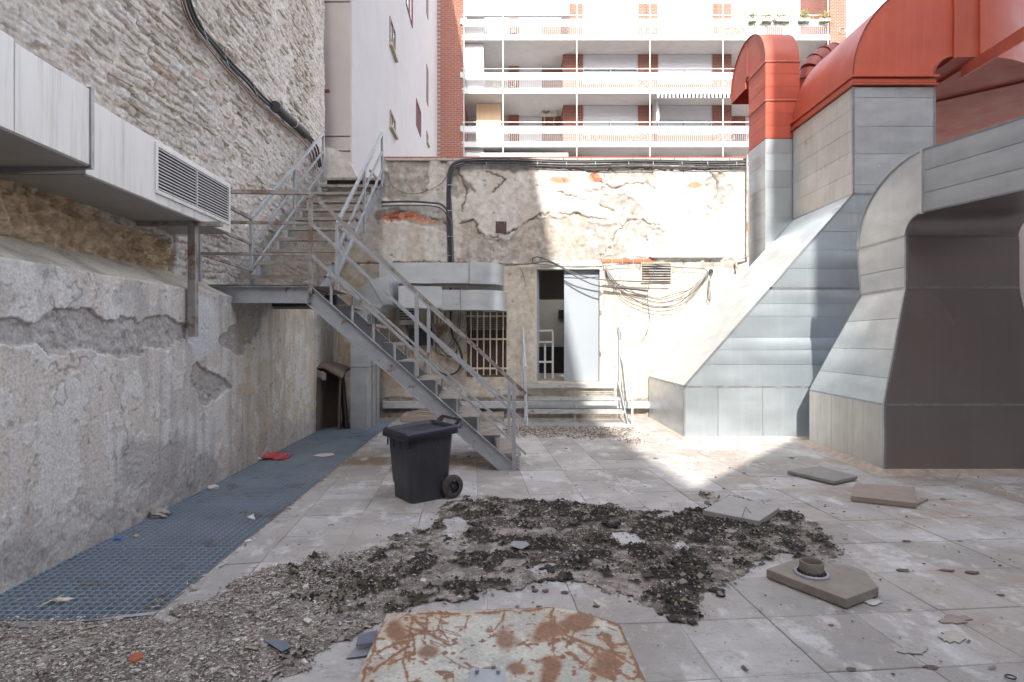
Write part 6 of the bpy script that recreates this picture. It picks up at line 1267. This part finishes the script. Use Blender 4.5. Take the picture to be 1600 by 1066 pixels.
for k, ys_ in enumerate(slabs[:-1]):
    za = fz(ys_-6.5); zc = fz(slabs[k+1]+2.5)    # floor top, ceiling
    MB().box((fx(723)-.05, FY-.02, fz(ys_+2)), (fx(1297)-.02, RY, za)).build('balcony_slab', M_WHITEF, ab)
    for (a, b) in PIER: MB().box((fx(a, WY), WY, za), (fx(b, WY), RY+.01, zc)).build('brick_pier', M_BRICK, ab)
    for (a, b) in WINS:
        wdw = thing('window', (0, 0, 0), None, None); wdw.parent = ab; x0_, x1_ = fx(a, WY), fx(b, WY); sill = za+.95
        MB().box((x0_, WY+.03, za), (x1_, RY, sill-.01)).build('spandrel', M_BRICK, wdw)
        MB().box((x0_, WY+.12, sill), (x1_, WY+.14, zc)).build('pane', M_GLASS, wdw)
        mid = sill+(zc-sill)*.52
        t = MB()
        for (p0, p1, q0, q1) in ((x0_, x0_+.07, sill, zc), (x1_-.07, x1_, sill, zc), (x0_+.07, x1_-.07, sill, sill+.07), (x0_+.07, x1_-.07, mid-.05, mid+.05), ((x0_+x1_)/2-.04, (x0_+x1_)/2+.04, sill+.07, mid-.05)): t.box((p0, WY+.02, q0), (p1, WY+.12, q1))
        t.build('frame', M_WHITEF, wdw)
        sh_ = MB(); n = 12
        down = (0, .25, .1, .6)[(k+(a > 1000)) % 4]; zlow = mid+.05-(mid-sill-.1)*down
        for j in range(n): h0 = zlow+(zc-zlow)*j/n; h1 = zlow+(zc-zlow)*(j+1)/n; sh_.box((x0_+.07, WY+.05, h0+.008), (x1_-.07, WY+.085, h1))
        sh_.build('roller_shutter', M_SHUT, wdw)
    # left loggia: recessed wall with a shuttered door and brick strips
    for (a, b, m_, Y_) in ((795, 811, M_BRICK, RY-.3), (811, 847, M_SHUT, RY-.05), (847, 880, M_BRICK, RY-.12), (757, 795, M_BEIGE, RY-.15)): MB().box((fx(a, Y_), Y_, za), (fx(b, Y_)-.01, RY+.01, zc)).build('loggia_wall', m_, ab)
    MB().box((fx(724)+.01, FY+.3, za), (fx(757, WY), RY, zc)).build('white_screen', M_WHITEF, ab) if k != 1 else MB().box((fx(745, WY), WY-.3, za), (fx(783, WY), WY-.26, zc-.05)).build('cream_curtain', M_CURT, ab)
    for (a, b, m_, Y_) in ((1143, 1165, M_BRICK, RY-.12), (1165, 1198, M_SHUT, RY-.05), (1198, 1222, M_BRICK, RY-.25), (1222, 1255, M_BEIGE, RY-.05), (1255, 1297, M_BRICK, RY-.15)): MB().box((fx(a, Y_), Y_, za), (fx(b, Y_)-.01, RY+.01, zc)).build('loggia_wall', m_, ab)
    # guard
    g0_, g1_ = fx(725), fx(1297)-.1
    MB().box((g0_-.08, FY-.03, za+.52), (g1_, FY+.03, za+.86)).build('guard_panel', M_WHITEF, ab)
    MB().box((g0_-.2, FY-.10, za+.55), (g0_-.08, FY+.2, za+.85)).build('guard_end', M_WHITEF, ab)
    MB().tube([(g0_-.1, FY, za+1.08), (g1_, FY, za+1.08)], .028, 6).build('guard_rail', M_WHITEF, ab)
    t = MB(); t.box((g0_, FY-.012, za+.46), (g1_, FY+.012, za+.49)); n = int((g1_-g0_)/.11)
    for j in range(n): x = g0_+j*.11; t.box((x, FY-.008, za), (x+.018, FY+.008, za+.46))
    t.build('balusters', mat('grey_baluster', (.55,.55,.56), (.45,.45,.46), rough=.6), ab, kind='stuff')
    t = MB()
    for cx_o in (760, 905, 975, 1110, 1290):
        for j in range(3):
            c = Vector((fx(cx_o)+j*.42+(k*.3), FY-.03, za+.22)); t.tube([c+Vector((.17*math.cos(a*.52), 0, .17*math.sin(a*.52))) for a in range(13)], .014, 5)
    t.build('iron_scrolls', mat('iron_scroll', (.28,.26,.26), (.5,.5,.5), rough=.6), ab, kind='stuff')
for x in (725, 786, 901, 1015, 1129, 1241, 1293): MB().tube([(fx(x), FY-.06, 2), (fx(x), FY-.06, ZT)], .03, 8).build('facade_pole', M_WHITEF, ab)
# enclosed top left balcony, awning, air conditioner, plants
MB().box((fx(728), FY+.04, fz(26)), (fx(890), FY+.10, ZT)).build('white_enclosure', M_WHITEF, ab)
for x in (768, 803, 847): MB().box((fx(x)-.01, FY+.03, fz(26)), (fx(x)+.01, FY+.045, ZT)).build('enclosure_joint', M_SHUT, ab)
MB().box((fx(728), FY+.1, 4), (fx(888), FY+.2, fz(238))).build('white_enclosure', M_WHITEF, ab)
aw = thing('striped_awning', tuple(P(1082, 152, FY-.1)), 'grey and white striped awning valance on a middle balcony', 'awning')
for j in range(38): MB().box((fx(1026)+j*.108, FY-.14, fz(154.5)), (fx(1026)+j*.108+.104, FY-.12, fz(148.5))).build('stripe', M_DARK if j % 2 else M_AWN, aw) if j % 2 == 0 or j % 2 == 1 else None
t = MB(); t.box((fx(1026), FY-.12, fz(148.6)), (fx(1140), FY+.5, fz(148.0))); t.build('canopy', M_AWN, aw)
enc = MB(); enc.box((fx(1026, 31.5), 31.5, fz(190, 31.5)), (fx(1030, 31.5), 33.9, fz(150, 31.5))); enc.build('white_screen', M_WHITEF, ab)
ac = thing('air_conditioner', tuple(P(858, 184, 33.5)), 'beige air conditioning unit hung in the balcony recess of the brick block', 'air conditioner')
a, b = P(845, 181, 33.5), P(870, 163, 33.5); MB().box((a.x, 33.3, a.z), (b.x, 33.7, b.z)).build('casing', mat('ac_beige', (.60,.57,.48), (.55,.52,.44), rough=.6), ac, bevel=.02)
c = P(853.5, 171.5, 33.28); MB().tube([(c.x, 33.30, c.z), (c.x, 33.27, c.z)], .24, 24).build('fan_grille', mat('fan_grey', (.16,.16,.17), (.22,.22,.22), rough=.6), ac); MB().tube([(c.x, 33.27, c.z), (c.x, 33.255, c.z)], .09, 16).build('fan_hub', MATS['ac_beige'], ac)
for x in (851, 866): q_ = P(x, 183, 33.4); MB().bar(q_, q_+Vector((0, .6, -.25)), .04).build('bracket', MATS['ac_beige'], ac)
# planters with plants at top right
lm = [mat('leaf_green', (.12,.20,.05), (.22,.26,.08), rough=.8, scale=20), mat('leaf_gold', (.34,.28,.08), (.22,.2,.06), rough=.8, scale=20)]
for i, (x, w_) in enumerate(((1198, 9), (1222, 15), (1256, 11), (1288, 10), (1176, 7))):
    pt = thing('balcony_plant', tuple(P(x, 36, FY)), ['golden green plant, leftmost bushy one on the top balcony rail','widest green plant on the top balcony rail','small round plant on the top balcony rail near its middle','tall golden plant at the right end of the top balcony rail','thin pale plant left of the bushy ones on the top balcony'][i], 'plant', 'plants on the top balcony')
    m_ = MB(); c = P(x, 27, FY-.12); s_ = w_*FY/F
    for j in range(240):
        p = c+Vector((random.gauss(0, .55)*s_, random.gauss(0, .10), random.uniform(-.35, .35)+random.gauss(0, .08))); d = Vector((random.uniform(-1,1), random.uniform(-1,1), random.uniform(-1,1))).normalized()*random.uniform(.04,.09); e2 = d.orthogonal().normalized()*.03
        m_.add([p-d, p+e2, p+d, p-e2], [(0,1,2,3)])
    m_.build('foliage', lm[i % 2], pt); t = MB(); t.box((c.x-s_*.8, FY-.2, fz(36)), (c.x+s_*.8, FY-.04, fz(31.5))); t.build('planter', M_WHITEF, pt)
    t = MB(); [t.tube([(c.x+random.uniform(-.3,.3)*s_, FY-.12, fz(33)), (c.x+random.uniform(-.6,.6)*s_, FY-.12, fz(25))], .012, 5) for _ in range(5)]; t.build('stem', lm[0], pt)

# ============================================================ what stands behind the camera (throws the shade over the yard)
rb = thing('rear_building', (2, -9.3, 0), 'building behind the viewer with a sloping gable', 'building')
BYY = -9.0
def back(p): t = (p[1]-BYY)/3.78; return (p[0]-.427*t, p[2]+3.155*t)
qa, qb = back((1.844, 5.65, 0)), back((4.66, 8.6, .35))
prof = [(-2.2, -.3), (45.0, -.3), (45.0, 30.0), (qb[0], 30.0), qb, qa, (-2.2, qa[1])]
MB().prism([(x, BYY, z_) for x, z_ in prof], (0, -.4, 0)).build('wall', mat('rear_render', (.34,.31,.29), (.28,.25,.235), rough=.9, scale=1.5), rb)
for i in range(12):
    for j in range(2):
        x = 4.2+i*1.25; zz = 12+j*3; MB().box((x, BYY, zz), (x+.8, BYY+.06, zz+1.3)).build('window', M_GLASS, rb)
